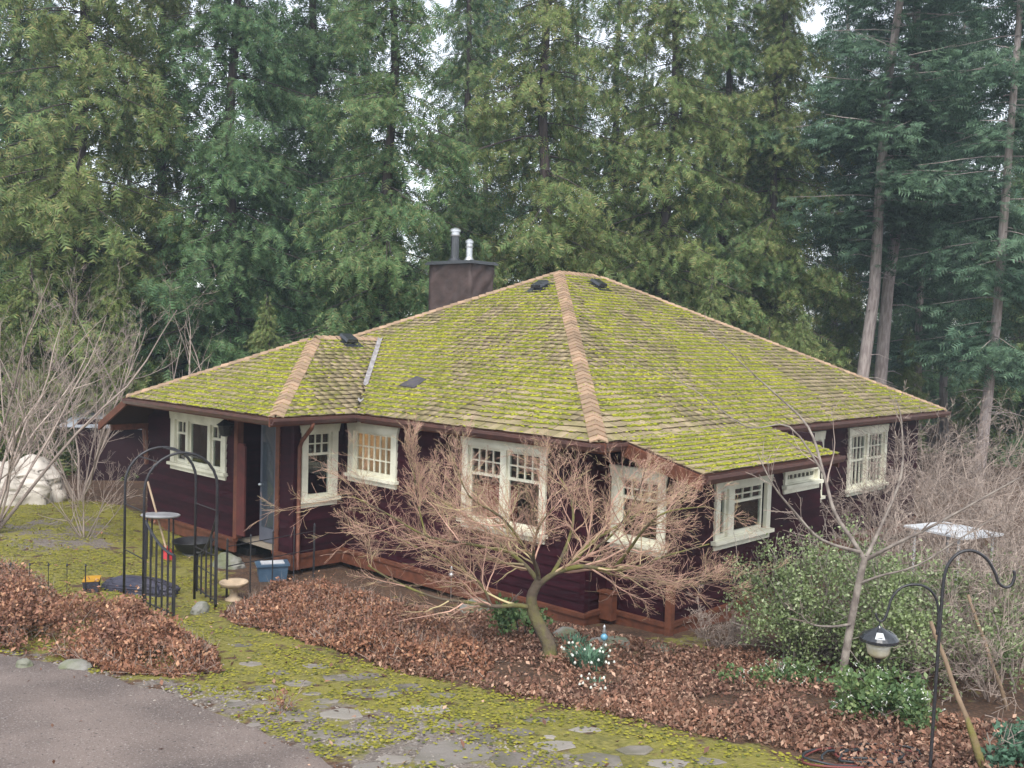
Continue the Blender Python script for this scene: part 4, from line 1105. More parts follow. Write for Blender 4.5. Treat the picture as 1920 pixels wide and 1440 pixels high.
# leafy evergreen shrubs on the right
def leafy(name, label, blobs, n, size, seed, mat_='ever', cat='shrub', group=None, stems=10, wd=1.1):
    rg = np.random.default_rng(seed); c0 = np.array(blobs[0][0]); base = np.array([c0[0], c0[1], float(gz(c0[0], c0[1]))])
    t = thing(name, base, label, cat, group)
    tot = sum(b[1] ** 2 for b in blobs); pts = []
    for (c, r, sz_) in blobs:
        k = int(n * r * r / tot); v = randdirs(k, rg, .25)
        # clumps: sprays of leaves around shoot tips, so gaps and dark hollows stay between them
        m_ = max(6, int(r * r * 110)); tips = randdirs(m_, rg, .3) * (r * rg.uniform(.35, 1.3, m_)[:, None]); tips[:, 2] *= sz_
        i_ = rg.integers(0, m_, k); q = tips[i_] * rg.uniform(.72, 1.06, k)[:, None] + rg.normal(0, .05 + .03 * r, (k, 3)); pts.append(q + np.array(c))
    P = np.concatenate(pts); P = P[P[:, 2] > gz(P[:, 0], P[:, 1]) + .03]
    V, F = leaf_cloud(P, size, rg, .15, .7, wd=wd)
    big('foliage', V, F, MAT[mat_], t)
    W = Wood(seed); C = dict(step=.15, up=(.03, .04), wander=.12, rmin=.004, max=1, n=(5,), ang=.6, ratio=.45, t0=.3)
    for (c, r, sz_) in blobs:
        for k in range(max(2, int(stems * r))):
            e_ = Vector(c) + Vector(randdirs(1, rg, .5)[0] * r * .85); b = Vector(base) + Vector((rg.normal(0, .15), rg.normal(0, .15), -.03))
            W.grow(b, (e_ - b).normalized(), (e_ - b).length, .016, 0, C)
    W.build(t, MAT['greylimb'], MAT['twig'], split=9, names=('stems', 'stems'))
    return t
def bl(px, py, d, r, sz_=.8): return (tuple(at(px, py, d)), r, sz_)
leafy('evergreen_shrub', 'large small leaved evergreen shrub with pale leaf edges right of the house corner', [bl(1520, 1130, 12.4, .9), bl(1450, 1090, 12.8, .55), bl(1600, 1080, 12.9, .72), bl(1460, 1170, 12.2, .6), bl(1580, 1190, 12.0, .75)], 16000, .044, 81, stems=22)
leafy('evergreen_shrub', 'green small leaved shrub behind the hanging bird feeder', [bl(1690, 1130, 11.8, .72), bl(1760, 1130, 12.4, .62), bl(1640, 1180, 11.2, .6), bl(1720, 1200, 10.8, .6)], 10000, .045, 82, stems=20)
leafy('evergreen_shrub', 'broad green shrub at the right edge behind the hook', [bl(1850, 1165, 12.0, .62), bl(1930, 1130, 12.4, .7), bl(1850, 1230, 11.0, .5)], 6000, .045, 83)
leafy('flowering_clump', 'white flowered leafy clump under the bird feeder', [bl(1640, 1300, 9.9, .42, .6), bl(1690, 1320, 9.6, .35, .6), bl(1600, 1335, 9.7, .25, .6)], 4200, .06, 84, 'herb', 'flower', stems=6)
leafy('flowering_clump', 'small white and pink flowered clump right of the dead brush', [bl(1445, 1272, 11.2, .3, .55), bl(1400, 1285, 11.1, .22, .5), bl(1500, 1275, 11.0, .28, .6)], 2600, .05, 85, 'herb', 'flower', stems=6)
leafy('leafy_plant', 'green leafy plant in the lower right corner', [bl(1890, 1420, 8.4, .22, .6), bl(1940, 1400, 8.4, .3, .6)], 1200, .06, 86, 'strap', 'plant', stems=5)
leafy('leafy_plant', 'blue green leafy plant at the foot of the slender bare tree', [bl(1540, 1315, 10.8, .25, .5), bl(1500, 1325, 10.6, .18, .5)], 900, .07, 87, 'strap', 'plant', stems=4)
leafy('leafy_plant', 'dark leafy plant behind the maple trunk', [bl(955, 1150, 13.2, .28, .5), bl(990, 1165, 13.1, .2, .5)], 700, .08, 88, 'herb', 'plant', stems=4)
FT = ([(0, 0, 0), (.6, .3, .25), (1, 0, .1), (.6, -.3, .25), (-.6, .3, .25), (-1, 0, .1), (-.6, -.3, .25), (0, 0, .5)], [(0, 1, 2), (0, 2, 3), (0, 4, 5), (0, 5, 6), (0, 1, 7), (0, 4, 7)])
def blossoms(parent_name_label, blobs, n, seed, size=.026):
    par = next(o for o in COL.objects if o.get('label') == parent_name_label); rg = np.random.default_rng(seed); pts = []
    for c, r, sz_ in blobs:
        k = int(n * r); v = randdirs(k, rg, .7); v[:, 2] *= sz_; pts.append(np.array(c) + v * r * rg.uniform(.95, 1.15, k)[:, None])
    P = np.concatenate(pts); V, F = leaf_cloud(P, size, rg, 0, 1, FT)
    big('blossoms', V, F, MAT['petal'], par)['kind'] = 'stuff'
blossoms('white flowered leafy clump under the bird feeder', [bl(1640, 1300, 9.9, .42, .6), bl(1690, 1320, 9.6, .35, .6), bl(1600, 1335, 9.7, .25, .6)], 110, 1)
blossoms('small white and pink flowered clump right of the dead brush', [bl(1445, 1272, 11.2, .3, .55), bl(1400, 1285, 11.1, .22, .5), bl(1500, 1275, 11.0, .28, .6)], 75, 2)
def strap_clump(px, py, label, n, h_, seed, flowers=0):
    rg = random.Random(seed); b = g(px, py); t = thing('snowdrop_clump', b, label, 'flower'); mb = MB(); fm = MB()
    for k in range(n):
        a = rg.random() * 2 * PI; q = rg.random() ** .5 * .2; L_ = h_ * rg.uniform(.7, 1.2); le = rg.uniform(.2, .8)
        p = Vector(b) + Vector((math.cos(a) * q, math.sin(a) * q, -.01)); o_ = Vector((math.cos(a), math.sin(a), 0)); s_ = Vector((-o_.y, o_.x, 0)) * .009
        m1 = p + o_ * L_ * le * .35 + Vector((0, 0, L_ * .6)); m2 = p + o_ * L_ * le + Vector((0, 0, L_ * (.9 - .3 * le)))
        mb.add([p - s_, p + s_, m1 + s_, m1 - s_, m2], [(0, 1, 2, 3), (3, 2, 4)])
        if k < flowers: fm.lathe(m2 + Vector((0, 0, .01)), [(.004, -.03), (.016, -.015), (.008, .005)], 5)
    mb.build('leaves', MAT['strap'], t)
    if flowers: fm.build('blossoms', MAT['petal'], t)
strap_clump(1102, 1250, 'strap leaved clump with small white flowers right of the maple trunk', 170, .26, 5, 26)
strap_clump(1075, 1222, 'plain strap leaved clump behind the white flowered one', 70, .22, 6)
strap_clump(1120, 1290, 'tiny clump of white flowers on the fallen leaves', 26, .12, 7, 12)

# ------------------------------------------------------------------ the forest
FRV, FRF = [(0, .02, 0), (0, -.02, 0), (1, 0, -.16)], [(0, 1, 2)]
for k in range(4):
    x = .06 + .21 * k; L_ = .40 * (1 - .62 * abs(x - .3))
    for sg in (1, -1):
        n_ = len(FRV); FRV += [(x, 0, -.16 * x * x), (x + .15, 0, -.16 * (x + .15) ** 2), (x + L_ * .75, sg * L_, -.16 * x * x - .10)]; FRF.append((n_, n_ + 1, n_ + 2))
def conifer_mesh(seed, H, z0, rmax, nb, ns, mat_, barkmat, droop=.55, rise=.12, spray=.44, tr=.22, taper=1.0, flatn=.5, hang=.8, pw=.8):
    rg = np.random.default_rng(seed)
    root = []
    hs = z0 + (H - z0) * np.sort(rg.random(nb) ** 1.05)
    az = rg.random(nb) * 2 * PI
    t_ = (hs - z0) / (H - z0)
    Lb = rmax * ((1 - t_) ** pw * .95 + .05) * rg.choice([.4, .62, .85, 1., 1.1], nb) * np.where(t_ < .08, .75, 1)
    k = np.maximum(8, (ns * Lb / Lb.mean())).astype(int)
    bi = np.repeat(np.arange(nb), k); n = len(bi)
    t = .02 + .98 * rg.random(n) ** 1.05
    L = Lb[bi]; a = az[bi]
    od = np.stack([np.cos(a), np.sin(a), np.zeros(n)], 1); sdv = np.stack([-np.sin(a), np.cos(a), np.zeros(n)], 1)
    x = L * t; lat = rg.normal(0, 1, n) * (.14 * L * (1.15 - t) + .08)
    z = hs[bi] + L * (rise * t - droop * t ** 1.7 + .34 * droop * t ** 3.4)
    P = od * x[:, None] + sdv * lat[:, None]; P[:, 2] = z - np.abs(lat) * .35 - rg.random(n) ** 1.4 * .75
    D = od * rg.uniform(.3, 1., n)[:, None] + sdv * (np.sign(lat) * rg.uniform(.1, .9, n))[:, None]; D[:, 2] = -hang * rg.uniform(.3, 1.7, n)
    N = randdirs(n, rg, flatn) * .8; N[:, 2] += .5
    kp = rg.random(n) < np.where(P[:, 2] > z0 + 6.0, .80, 1.0)
    P, D, N, bi, n = P[kp], D[kp], N[kp], bi[kp], int(kp.sum())
    s_ = spray * rg.uniform(.55, 1.25, n) * (1 - .25 * t_[bi])
    V, F = scatter(FRV, FRF, frames(D, N, np.stack([s_, s_ * .9, s_], 1)), P)
    crown = bpy.data.meshes.new('crown'); crown.vertices.add(len(V)); crown.vertices.foreach_set('co', V.astype(np.float32).ravel())
    F = F.astype(np.int32); crown.loops.add(F.size); crown.loops.foreach_set('vertex_index', F.ravel()); crown.polygons.add(len(F)); crown.polygons.foreach_set('loop_start', np.arange(len(F), dtype=np.int32) * 3)
    crown.materials.append(MAT[mat_]); crown.update(calc_edges=True)
    mb = MB(); m_ = 9
    mb.tube([(.12 * math.sin(i * 1.3 + seed), .12 * math.cos(i * 1.7 + seed), -.4 + (H + .2) * i / m_) for i in range(m_ + 1)], [tr * (1.25 if i == 0 else 1) * (1 - .93 * i / m_) + .02 for i in range(m_ + 1)], 9)
    trunk = mb.mesh('trunk', MAT[barkmat], True)
    mb = MB()
    for i in range(nb):
        u = Vector((math.cos(az[i]), math.sin(az[i]), 0)); pts = []
        for q in (0, .25, .5, .75, 1.0): pts.append(u * (Lb[i] * q) + Vector((0, 0, hs[i] + Lb[i] * (rise * q - droop * q ** 1.7 + .34 * droop * q ** 3.4))))
        r0 = .008 + .006 * Lb[i]; mb.tube(pts, [r0, r0 * .8, r0 * .6, r0 * .4, r0 * .15], 4, False)
    if z0 > 4:                                                    # dead stubs on the clear trunk
        rr = random.Random(seed)
        for i in range(14):
            a_ = rr.random() * 6.28; h_ = rr.uniform(1.5, z0); L_ = rr.uniform(.3, 1.4); u = Vector((math.cos(a_), math.sin(a_), 0))
            mb.tube([Vector((0, 0, h_)), Vector((0, 0, h_ + .05)) + u * L_ * .5, Vector((0, 0, h_ - .1)) + u * L_], [.02, .013, .005], 4, False)
    limbs = mb.mesh('branches', MAT[barkmat])
    return trunk, crown, limbs
KIND = dict(
    cedarA=conifer_mesh(1, 24, 1.0, 4.1, 230, 74, 'cedar', 'bark'),
    cedarB=conifer_mesh(2, 26, 1.5, 3.9, 220, 74, 'cedar2', 'bark', droop=.62),
    cedarC=conifer_mesh(3, 25, .8, 4.2, 230, 74, 'cedar3', 'bark', droop=.5),
    cedarD=conifer_mesh(4, 23, 2.5, 3.7, 170, 62, 'cedar', 'bark', droop=.66),
    young=conifer_mesh(5, 10, .3, 2.7, 130, 62, 'cedar2', 'bark', spray=.40, tr=.13),
    fir=conifer_mesh(6, 30, 8.0, 4.3, 150, 90, 'fir', 'greybark', droop=.25, rise=.05, spray=.5, tr=.22, hang=.15, flatn=.9, pw=.55),
    firB=conifer_mesh(7, 28, 4.5, 3.4, 150, 76, 'fir', 'greybark', droop=.32, rise=.05, spray=.5, tr=.17, hang=.25, flatn=.8, pw=.6),
)
def conifer(kind, px, d, label, group, rot=0, sc=1.0, name='cedar_tree', lean=(0, 0)):
    q = at(px, 700, d); loc = Vector((q[0], q[1], float(gz(q[0], q[1])) - .1))
    e_ = link(name, None, None, Matrix.Translation(loc) @ Matrix.Rotation(lean[0], 4, Vector((RTH[0], RTH[1], 0))) @ Matrix.Rotation(lean[1], 4, Vector((FWH[0], FWH[1], 0))) @ Matrix.Rotation(rot, 4, 'Z') @ Matrix.Scale(sc, 4))
    tag(e_, label, 'tree', group)
    for nm, me in zip(('trunk', 'crown', 'branches'), KIND[kind]):
        o = bpy.data.objects.new(nm, me); COL.objects.link(o); o.parent = e_
        if nm == 'branches': o['kind'] = 'stuff'
FRONT = [('cedarA', 20, 31, 'dark cedar at the left edge above the big bare shrub'), ('cedarB', 150, 29, 'olive cedar rising from behind the left bare shrubs'), ('cedarB', 300, 33, 'drooping yellowish cedar above the left end of the roof'),
         ('cedarC', 430, 31, 'deep green cedar behind the left wing roof'), ('cedarC', 575, 35, 'cedar with dark trunk showing left of the chimney'), ('cedarA', 720, 30, 'full green cedar standing just left of the chimney'),
         ('cedarD', 860, 38, 'sparser cedar behind the flue pipes'), ('cedarB', 1010, 33, 'yellow green cedar directly behind the roof peak'), ('cedarD', 1140, 37, 'loose cedar above the right side of the roof peak'), ('cedarB', 1240, 34, 'olive cedar over the upper right hip'),
         ('cedarA', 1345, 37, 'tall green cedar over the middle of the right hip'), ('cedarB', 1440, 36, 'yellowish cedar left of the two bare trunks')]
for i, (k, px, d, lab) in enumerate(FRONT): conifer(k, px, d, lab, 'cedars behind the house', i * 1.37, 1.0 + .06 * math.sin(i * 2.1))
conifer('fir', 1608, 34, 'tall fir with long bare grey trunk, left of the pair', 'firs on the right', .4, 1.0, 'fir_tree', (0, .05))
conifer('fir', 1650, 35.5, 'tall fir with long bare grey trunk, right of the pair', 'firs on the right', 2.2, 1.05, 'fir_tree', (0, .04))
conifer('firB', 1850, 31, 'dark trunked fir near the right edge', 'firs on the right', 1.2, .95, 'fir_tree', (0, .03))
conifer('firB', 1775, 46, 'slim fir between the bare trunks and the right edge', 'firs on the right', 3.1, 1.0, 'fir_tree')
conifer('firB', 1720, 42, 'slim fir close behind the pair of bare trunks', 'firs on the right', 4.4, 1.0, 'fir_tree')
YOUNG = [(60, 27, 'young cedar behind the white tarp'), (210, 27.5, 'young cedar just left of the roof end'), (1060, 29, 'bright young cedar behind the roof vents'), (1330, 30, 'young cedar over the upper right hip'), (1500, 31, 'young cedar left of the bare fir trunks'), (920, 29.5, 'young cedar right behind the chimney'), (500, 28, 'young cedar behind the left wing ridge')]
for i, (px, d, lab) in enumerate(YOUNG): conifer('young', px, d, lab, 'young cedars behind the house', i * 2.2, .62 + .1 * math.sin(i * 3), 'young_cedar')
BACK = [(80, 47), (235, 50), (505, 49), (655, 46), (900, 45), (1060, 48), (1190, 46), (1310, 50), (1430, 46), (1560, 50), (1720, 55), (1900, 45), (-60, 40), (1990, 38)]
for i, (px, d) in enumerate(BACK): conifer(('cedarC', 'cedarD', 'cedarC', 'cedarA', 'firB')[i % 5], px, d, 'dark conifer standing in the second row of the forest', 'second row conifers', i * 2.7, .95 + .1 * math.sin(i * 5))
conifer('young', 1592, 41, 'dense young conifer low behind the pair of bare trunks', 'young cedars behind the house', 1.1, .8, 'young_cedar')
conifer('young', 870, 40, 'young conifer filling the gap behind the flue pipes', 'young cedars behind the house', 2.9, 1.0, 'young_cedar')
rg = random.Random(2)
for i in range(22): conifer('young', -150 + i * 105 + rg.uniform(-30, 30), rg.uniform(54, 72), 'far conifer deep in the dark forest background', 'far conifers', rg.random() * 6, rg.uniform(.85, 1.25))
for i in range(16): conifer('young', -60 + i * 135 + rg.uniform(-30, 30), rg.uniform(38, 44), 'bushy conifer undergrowth between the forest trunks', 'forest undergrowth', rg.random() * 6, rg.uniform(.5, .72))

# ------------------------------------------------------------------ garden things
# iron arbor and gate
arb = g(336, 1142)
ab = thing('garden_arbor', arb, 'black iron arch arbor with open gate leaves by the porch', 'arbor')
hl, hr = g(268, 1150), g(404, 1140)
off_ = at(232, 1100, dep(hl) + .62) - at(268, 1100, dep(hl)); off_[2] = 0
ztop_ = at(332, 852, dep(hl))[2]
for s_, o_ in (('front', np.zeros(3)), ('back', off_)):
    mb = MB(); a_, b_ = hl + o_, hr + o_; za = ztop_ - np.linalg.norm((b_ - a_)[:2]) / 2
    pts = [(a_[0], a_[1], float(gz(a_[0], a_[1])) - .1), (a_[0], a_[1], za)]
    for k in range(1, 13):
        t = PI * k / 13; c = (a_ + b_) / 2; h_ = (b_ - a_) / 2
        pts.append((c[0] - h_[0] * math.cos(t), c[1] - h_[1] * math.cos(t), za + (ztop_ - za) * math.sin(t)))
    pts += [(b_[0], b_[1], za), (b_[0], b_[1], float(gz(b_[0], b_[1])) - .1)]
    mb.tube(pts, .021, 6); mb.build('hoop', MAT['blackmetal'], ab, smooth=True)
c = (hl + hr) / 2; h_ = (hr - hl) / 2; za = ztop_ - np.linalg.norm((hr - hl)[:2]) / 2
for t in (.28, .5, .72):
    q = np.array([c[0] - h_[0] * math.cos(PI * t), c[1] - h_[1] * math.cos(PI * t), za + (ztop_ - za) * math.sin(PI * t)])
    mb = MB(); mb.tube([q, q + off_], .011, 5); mb.build('rung', MAT['blackmetal'], ab)
for z in (-.35, .35):
    for q in (hl, hr):
        mb = MB(); mb.tube([(q[0], q[1], q[2] + 1.15 + z), (q[0] + off_[0], q[1] + off_[1], q[2] + 1.15 + z)], .010, 5); mb.build('rung', MAT['blackmetal'], ab)
def gate(hinge, tip, ztopa, ztopb, n):
    hinge = np.array(hinge); tip = np.array(tip); zb_ = max(hinge[2], tip[2]) + .06
    top = lambda t: ztopb + (ztopa - ztopb) * (1 - t) ** 2.0
    P = lambda t, z: tuple(hinge[:2] + (tip - hinge)[:2] * t) + (z,)
    mb = MB(); mb.tube([P(t / 8, top(t / 8)) for t in range(9)], .02, 6); gl = mb.build('gate_leaf', MAT['blackmetal'], ab)
    mb = MB(); mb.tube([P(0, zb_ + .05), P(1, zb_ + .05)], .012, 5); mb.build('rail', MAT['blackmetal'], gl)
    mb = MB(); mb.tube([P(0, zb_ + .42), P(1, zb_ + .42)], .009, 5); mb.build('rail', MAT['blackmetal'], gl)
    for k in range(n + 1):
        t = k / n; mb = MB(); mb.tube([P(t, zb_), P(t, top(t))], .027 if k in (0, n) else .016, 5); mb.build('bar', MAT['blackmetal'], gl)
tip = g(325, 1166); gate(hl + (hr - hl) * .02, tip, at(268, 975, dep(hl))[2], at(324, 1040, dep(tip))[2], 5)
tip = g(368, 1120); gate(hr, tip, at(397, 965, dep(hr))[2], at(370, 1035, dep(tip))[2], 4)

def post_fence(px0, px1, ptop, label, n, k_=1.):
    a_, b_ = g(*px0), g(*px1); h_ = at(px1[0], ptop, dep(b_))[2] - b_[2]; t = thing('low_railing', (a_ + b_) / 2, label, 'railing')
    for k in range(n):
        q = a_ + (b_ - a_) * k / (n - 1); mb = MB(); mb.tube([(q[0], q[1], q[2] - .05), (q[0], q[1], q[2] + h_)], (.012 if 0 < k < n - 1 else .02) * k_, 5); mb.lathe((q[0], q[1], q[2] + h_), [(.012, 0), (.022, .015), (.004, .05)], 6); mb.build('post', MAT['blackmetal'], t)
    for f_ in (.55, .9):
        mb = MB(); mb.tube([a_ + EZ * h_ * f_, b_ + EZ * h_ * f_], .009 * k_ * k_, 5); mb.build('rail', MAT['blackmetal'], t)
post_fence((425, 1120), (588, 1082), 985, 'dark iron railing between the arbor and the porch', 5)
post_fence((20, 1110), (160, 1112), 1062, 'low wire edging left of the arbor', 5, .5)

# small table, bowl, shovel
b = g(300, 1048); tb = thing('garden_table', b, 'small grey topped table seen through the arbor', 'table')
tz = at(300, 966, dep(b))[2]
mb = MB(); mb.lathe((0, 0, 0), [(.30, -.02), (.33, 0), (.33, .02), (.31, .03)], 20); mb.V = [(b[0] + x * RTH[0] * 1.1 + y * FWH[0] * .7, b[1] + x * RTH[1] * 1.1 + y * FWH[1] * .7, tz + z) for x, y, z in mb.V]
mb.build('tabletop', MAT['greytop'], tb)
for sx in (-.2, .2):
    for sy in (-.12, .12):
        mb = MB(); q = b[:2] + RTH * sx + FWH * sy; mb.tube([(q[0], q[1], float(gz(*q)) - .02), (q[0], q[1], tz - .019)], .018, 6); mb.build('leg', MAT['blackmetal'], tb)
b = g(362, 1040); t = thing('fire_bowl', b, 'round dark metal bowl on the moss beyond the gate', 'bowl')
mb = MB(); mb.lathe(b, [(.12, 0), (.14, .02), (.30, .12), (.38, .26), (.40, .28), (.37, .28), (.28, .14), (.1, .06)], 20); mb.build('bowl', MAT['blackmetal'], t, smooth=True)
mb = MB(); mb.lathe(b, [(.20, -.02), (.21, .035), (.13, .05)], 16); mb.build('base', MAT['rock'], t)
b = g(318, 1052); D2 = dep(b); t = thing('garden_shovel', b, 'red bladed shovel with pale wooden handle leaning inside the arbor', 'shovel')
top_ = at(277, 903, D2 + .25)
mid = b + (top_ - b) * .16
mb = MB(); mb.tube([mid, top_], .019, 8); mb.build('handle', MAT['wood'], t)
mb = MB(); dv = Vector(top_ - b).normalized(); sv = Vector((RTH[0], RTH[1], 0)); nv = sv.cross(dv); q = Vector(b)
prof = [(.0, .10), (.10, .10), (.22, .09), (.30, .03)]
for (l_, w_) in prof:
    for sx in (-1, 0, 1): 
        for o_ in (0, .006): mb.V.append(tuple(q + dv * l_ + sv * w_ * sx + nv * ((.0 if sx else -.025) + o_)))
for i in range(3):
    for sx in range(2):
        for o_ in (0, 1): mb.F.append((i * 6 + sx * 2 + o_, i * 6 + sx * 2 + 2 + o_, (i + 1) * 6 + sx * 2 + 2 + o_, (i + 1) * 6 + sx * 2 + o_))
mb.build('blade', MAT['red'], t)

def heap(name, px, py, size, label, cat, m, seed, rot=0., pw=2.6, fold=.06, P=None):
    b = g(px, py) if P is None else P
    rg = np.random.default_rng(seed); nu, nv = (96, 44) if cat == 'tarp' else (40, 18); mb = MB(); ca, sa = math.cos(rot), math.sin(rot)
    for j in range(nv + 1):
        ph = (PI / 2) * j / nv
        for i in range(nu):
            th = 2 * PI * i / nu; e_ = 2 / pw
            cs = lambda v: math.copysign(abs(v) ** e_, v)
            x = size[0] * cs(math.cos(th)) * cs(math.cos(ph)); y = size[1] * cs(math.sin(th)) * cs(math.cos(ph)); z = size[2] * cs(math.sin(ph))
            k = 1 + fold * ((math.sin(th * 9 + seed) * math.cos(ph) if cat == 'tarp' else 0) + (float(fbm(th * 2.2 + seed, ph * 4, seed)) - .5) * 2.2 + ((abs(float(fbm(th * 4 + ph * 3, ph * 7 - th, seed + 2)) - .5) * -3 + .4) if cat == 'tarp' else 0))
            x, y, z = x * k, y * k, z * (1 + fold * 2 * (float(fbm(x * 2 + 5, y * 2, seed + 4)) - .5) * 2) - .03
            mb.V.append((b[0] + (x * ca - y * sa) * RTH[0] + (x * sa + y * ca) * FWH[0], b[1] + (x * ca - y * sa) * RTH[1] + (x * sa + y * ca) * FWH[1], b[2] + z))
    for j in range(nv):
        for i in range(nu): mb.F.append((j * nu + i, j * nu + (i + 1) % nu, (j + 1) * nu + (i + 1) % nu, (j + 1) * nu + i))
    o = mb.build(name, m, None, Matrix(), True)
    return tag(o, label, cat)
heap('tarp_covered_boat', 5, 938, (1.25, .8, .98), 'pale tarp covered heap under bare branches at the left edge', 'tarp', MAT['tarp'], 3, .3, 3.2, .10)
b = g(255, 1112)
nt_ = heap('navy_tarp', 262, 1108, (.62, .28, .26), 'dark navy tarp folded low on the moss beside the arbor', 'tarp', MAT['navy'], 9, -.25, 2.4, .10)
yb = g(172, 1108); t = thing('plastic_crate', yb, 'dark grey crate with a yellow rim left of the navy tarp', 'crate')
mb = MB(); q = yb
def obox(mb, b, sx, sy, z0, z1, rot=0., tap=1.0):
    ca, sa = math.cos(rot), math.sin(rot); P = []
    for z, k in ((z0, tap), (z1, 1.0)):
        for x, y in ((-sx, -sy), (sx, -sy), (sx, sy), (-sx, sy)):
            x, y = x * k, y * k; u, v_ = x * ca - y * sa, x * sa + y * ca
            P.append((b[0] + u * RTH[0] + v_ * FWH[0], b[1] + u * RTH[1] + v_ * FWH[1], b[2] + z))
    mb.hexa(P)
obox(mb, q, .12, .18, -.02, .19, .3, .85); mb.build('crate_body', MAT['navy'], t)
mb = MB(); obox(mb, q, .125, .185, .191, .205, .3); mb.build('rim', MAT['yellow'], t)
b = g(510, 1088); t = thing('storage_tote', b, 'blue plastic tote with a white lid below the porch', 'tote')
mb = MB(); obox(mb, b, .26, .17, -.02, .28, .35, .86); mb.build('bin', MAT['blue'], t)
mb = MB(); obox(mb, b, .285, .195, .281, .315, .35); lid = mb.build('lid', MAT['blue'], t)
mb = MB(); obox(mb, b, .20, .12, .316, .328, .35); mb.build('lid_panel', MAT['white'], lid)
b = g(438, 1125); t = thing('bird_bath', b, 'pale clay bird bath just right of the gate', 'bird bath')
mb = MB(); mb.lathe(b, [(.13, -.05), (.14, .02), (.07, .06), (.06, .16), (.1, .20)], 14); mb.build('pedestal', MAT['terracotta'], t, smooth=True)
mb = MB(); mb.lathe(b, [(.10, .201), (.20, .24), (.23, .29), (.225, .305), (.19, .29), (.15, .255), (.05, .25)], 20); mb.build('basin', MAT['terracotta'], t, smooth=True)

def rock(px, py, pw, ph, label, seed, m='rock'):
    b = g(px, py); R_ = pw / FPX * dep(b) / 2
    return heap('garden_rock', px, py, (R_, R_ * .7, ph / FPX * dep(b)), label, 'rock', MAT[m], seed, seed * .7, 2.3, .2)
rock(375, 1148, 42, 26, 'grey rock at the foot of the right gate post', 11); rock(255, 1152, 26, 20, 'small bluish rock at the foot of the left gate post', 12)
rock(430, 1062, 60, 28, 'pale boulder behind the bird bath', 13); rock(1142, 1212, 90, 22, 'flat mossy stone beside the glass garden stake', 14); rock(1060, 1198, 70, 24, 'long stone under the skirt board behind the maple trunk', 15)
rock(1240, 1222, 60, 18, 'low stone under the front house corner', 16); rock(45, 1250, 40, 22, 'half buried grey rock at the driveway edge on the left', 17); rock(140, 1252, 60, 26, 'grey rock under the brown shrubs by the driveway', 18)
rock(640, 1268, 26, 10, 'small pale stone on the moss left of the path stones', 19, 'pebble'); rock(890, 1145, 80, 24, 'stone bank edge under the low maple limb', 20)

# glass topped garden stakes
def glass_stake(px, py, top, label, m):
    b = g(px, py); h_ = at(px, top, dep(b))[2] - b[2]; t = thing('garden_stake', b, label, 'garden stake')
    mb = MB(); mb.tube([(b[0], b[1], b[2] - .05), (b[0], b[1], b[2] + h_ - .2)], .006, 5); mb.build('rod', MAT['steel'], t)
    mb = MB(); mb.lathe((b[0], b[1], b[2] + h_ - .2), [(.008, 0), (.04, .03), (.045, .06), (.02, .09)], 12); mb.build('glass_ball', m, t, smooth=True)
    mb = MB(); mb.lathe((b[0], b[1], b[2] + h_ - .109), [(.02, 0), (.032, .025), (.014, .06), (.02, .08), (.004, .11)], 10); mb.build('finial', MAT['steel'], t, smooth=True)
glass_stake(1131, 1245, 1170, 'silver and blue finial stake right of the maple trunk', MAT['bluegl'])
glass_stake(845, 1130, 1060, 'silver finial stake left of the maple by the skirt board', MAT['steel'])

# double shepherd hook, feeder hanging from it
b = g(1742, 1456); Dh = dep(b)
hk = thing('garden_hook', b, 'black double crook garden hook in the right foreground', 'hook')
H = lambda x, y: at(x, y, Dh)
W = Wood(1)
mb = MB(); W.limb([b - EZ * .1, H(1748, 1380), H(1756, 1260), H(1764, 1150), H(1770, 1085), H(1780, 1055), H(1800, 1036), H(1825, 1033), H(1850, 1048), H(1866, 1075), H(1872, 1092), H(1884, 1101), H(1896, 1097), H(1902, 1082), H(1901, 1070)], .015, .012, None, n=5)
mb.tube(W.lines[0][0], W.lines[0][1], 8); mb.build('main_crook', MAT['blackmetal'], hk, smooth=True)
W.lines = []; mb = MB(); W.limb([H(1757, 1190), H(1760, 1150), H(1754, 1120), H(1738, 1102), H(1715, 1096), H(1690, 1102), H(1672, 1122), H(1664, 1148), H(1655, 1164), H(1646, 1162), H(1642, 1150)], .012, .010, None, n=5)
mb.tube(W.lines[0][0], W.lines[0][1], 8); mb.build('side_crook', MAT['blackmetal'], hk, smooth=True)
F0 = H(1648, 1196); k_ = Dh / FPX * .9
fd = thing('bird_feeder', H(1648, 1240), 'domed bird feeder with a clear seed jar hanging from the hook', 'bird feeder')
mb = MB(); mb.lathe(F0, [(40 * k_, -6 * k_), (40 * k_, 0), (33 * k_, 8 * k_), (18 * k_, 16 * k_), (6 * k_, 22 * k_), (3 * k_, 26 * k_)], 22); roof_ = mb.build('feeder_roof', MAT['vent'], fd, smooth=False)
for a_ in (3.6, 5.6):
    mb = MB(); P_ = []
    for (r_, z_) in ((36 * k_, 5.6 * k_), (22 * k_, 15.5 * k_)):
        for da in (-.28, .28): P_.append((F0[0] + r_ * math.cos(a_ + da), F0[1] + r_ * math.sin(a_ + da), F0[2] + z_))
    mb.add(P_ + [(x, y, z + .003) for x, y, z in P_], [(0, 1, 3, 2), (4, 6, 7, 5), (0, 4, 5, 1), (1, 5, 7, 3), (3, 7, 6, 2), (2, 6, 4, 0)]); mb.build('roof_patch', MAT['white'], roof_)
mb = MB(); mb.lathe(F0, [(17 * k_, -38 * k_), (22 * k_, -32 * k_), (26 * k_, -6.5 * k_)], 18); mb.build('seed_jar', MAT['clear'], fd, smooth=True)
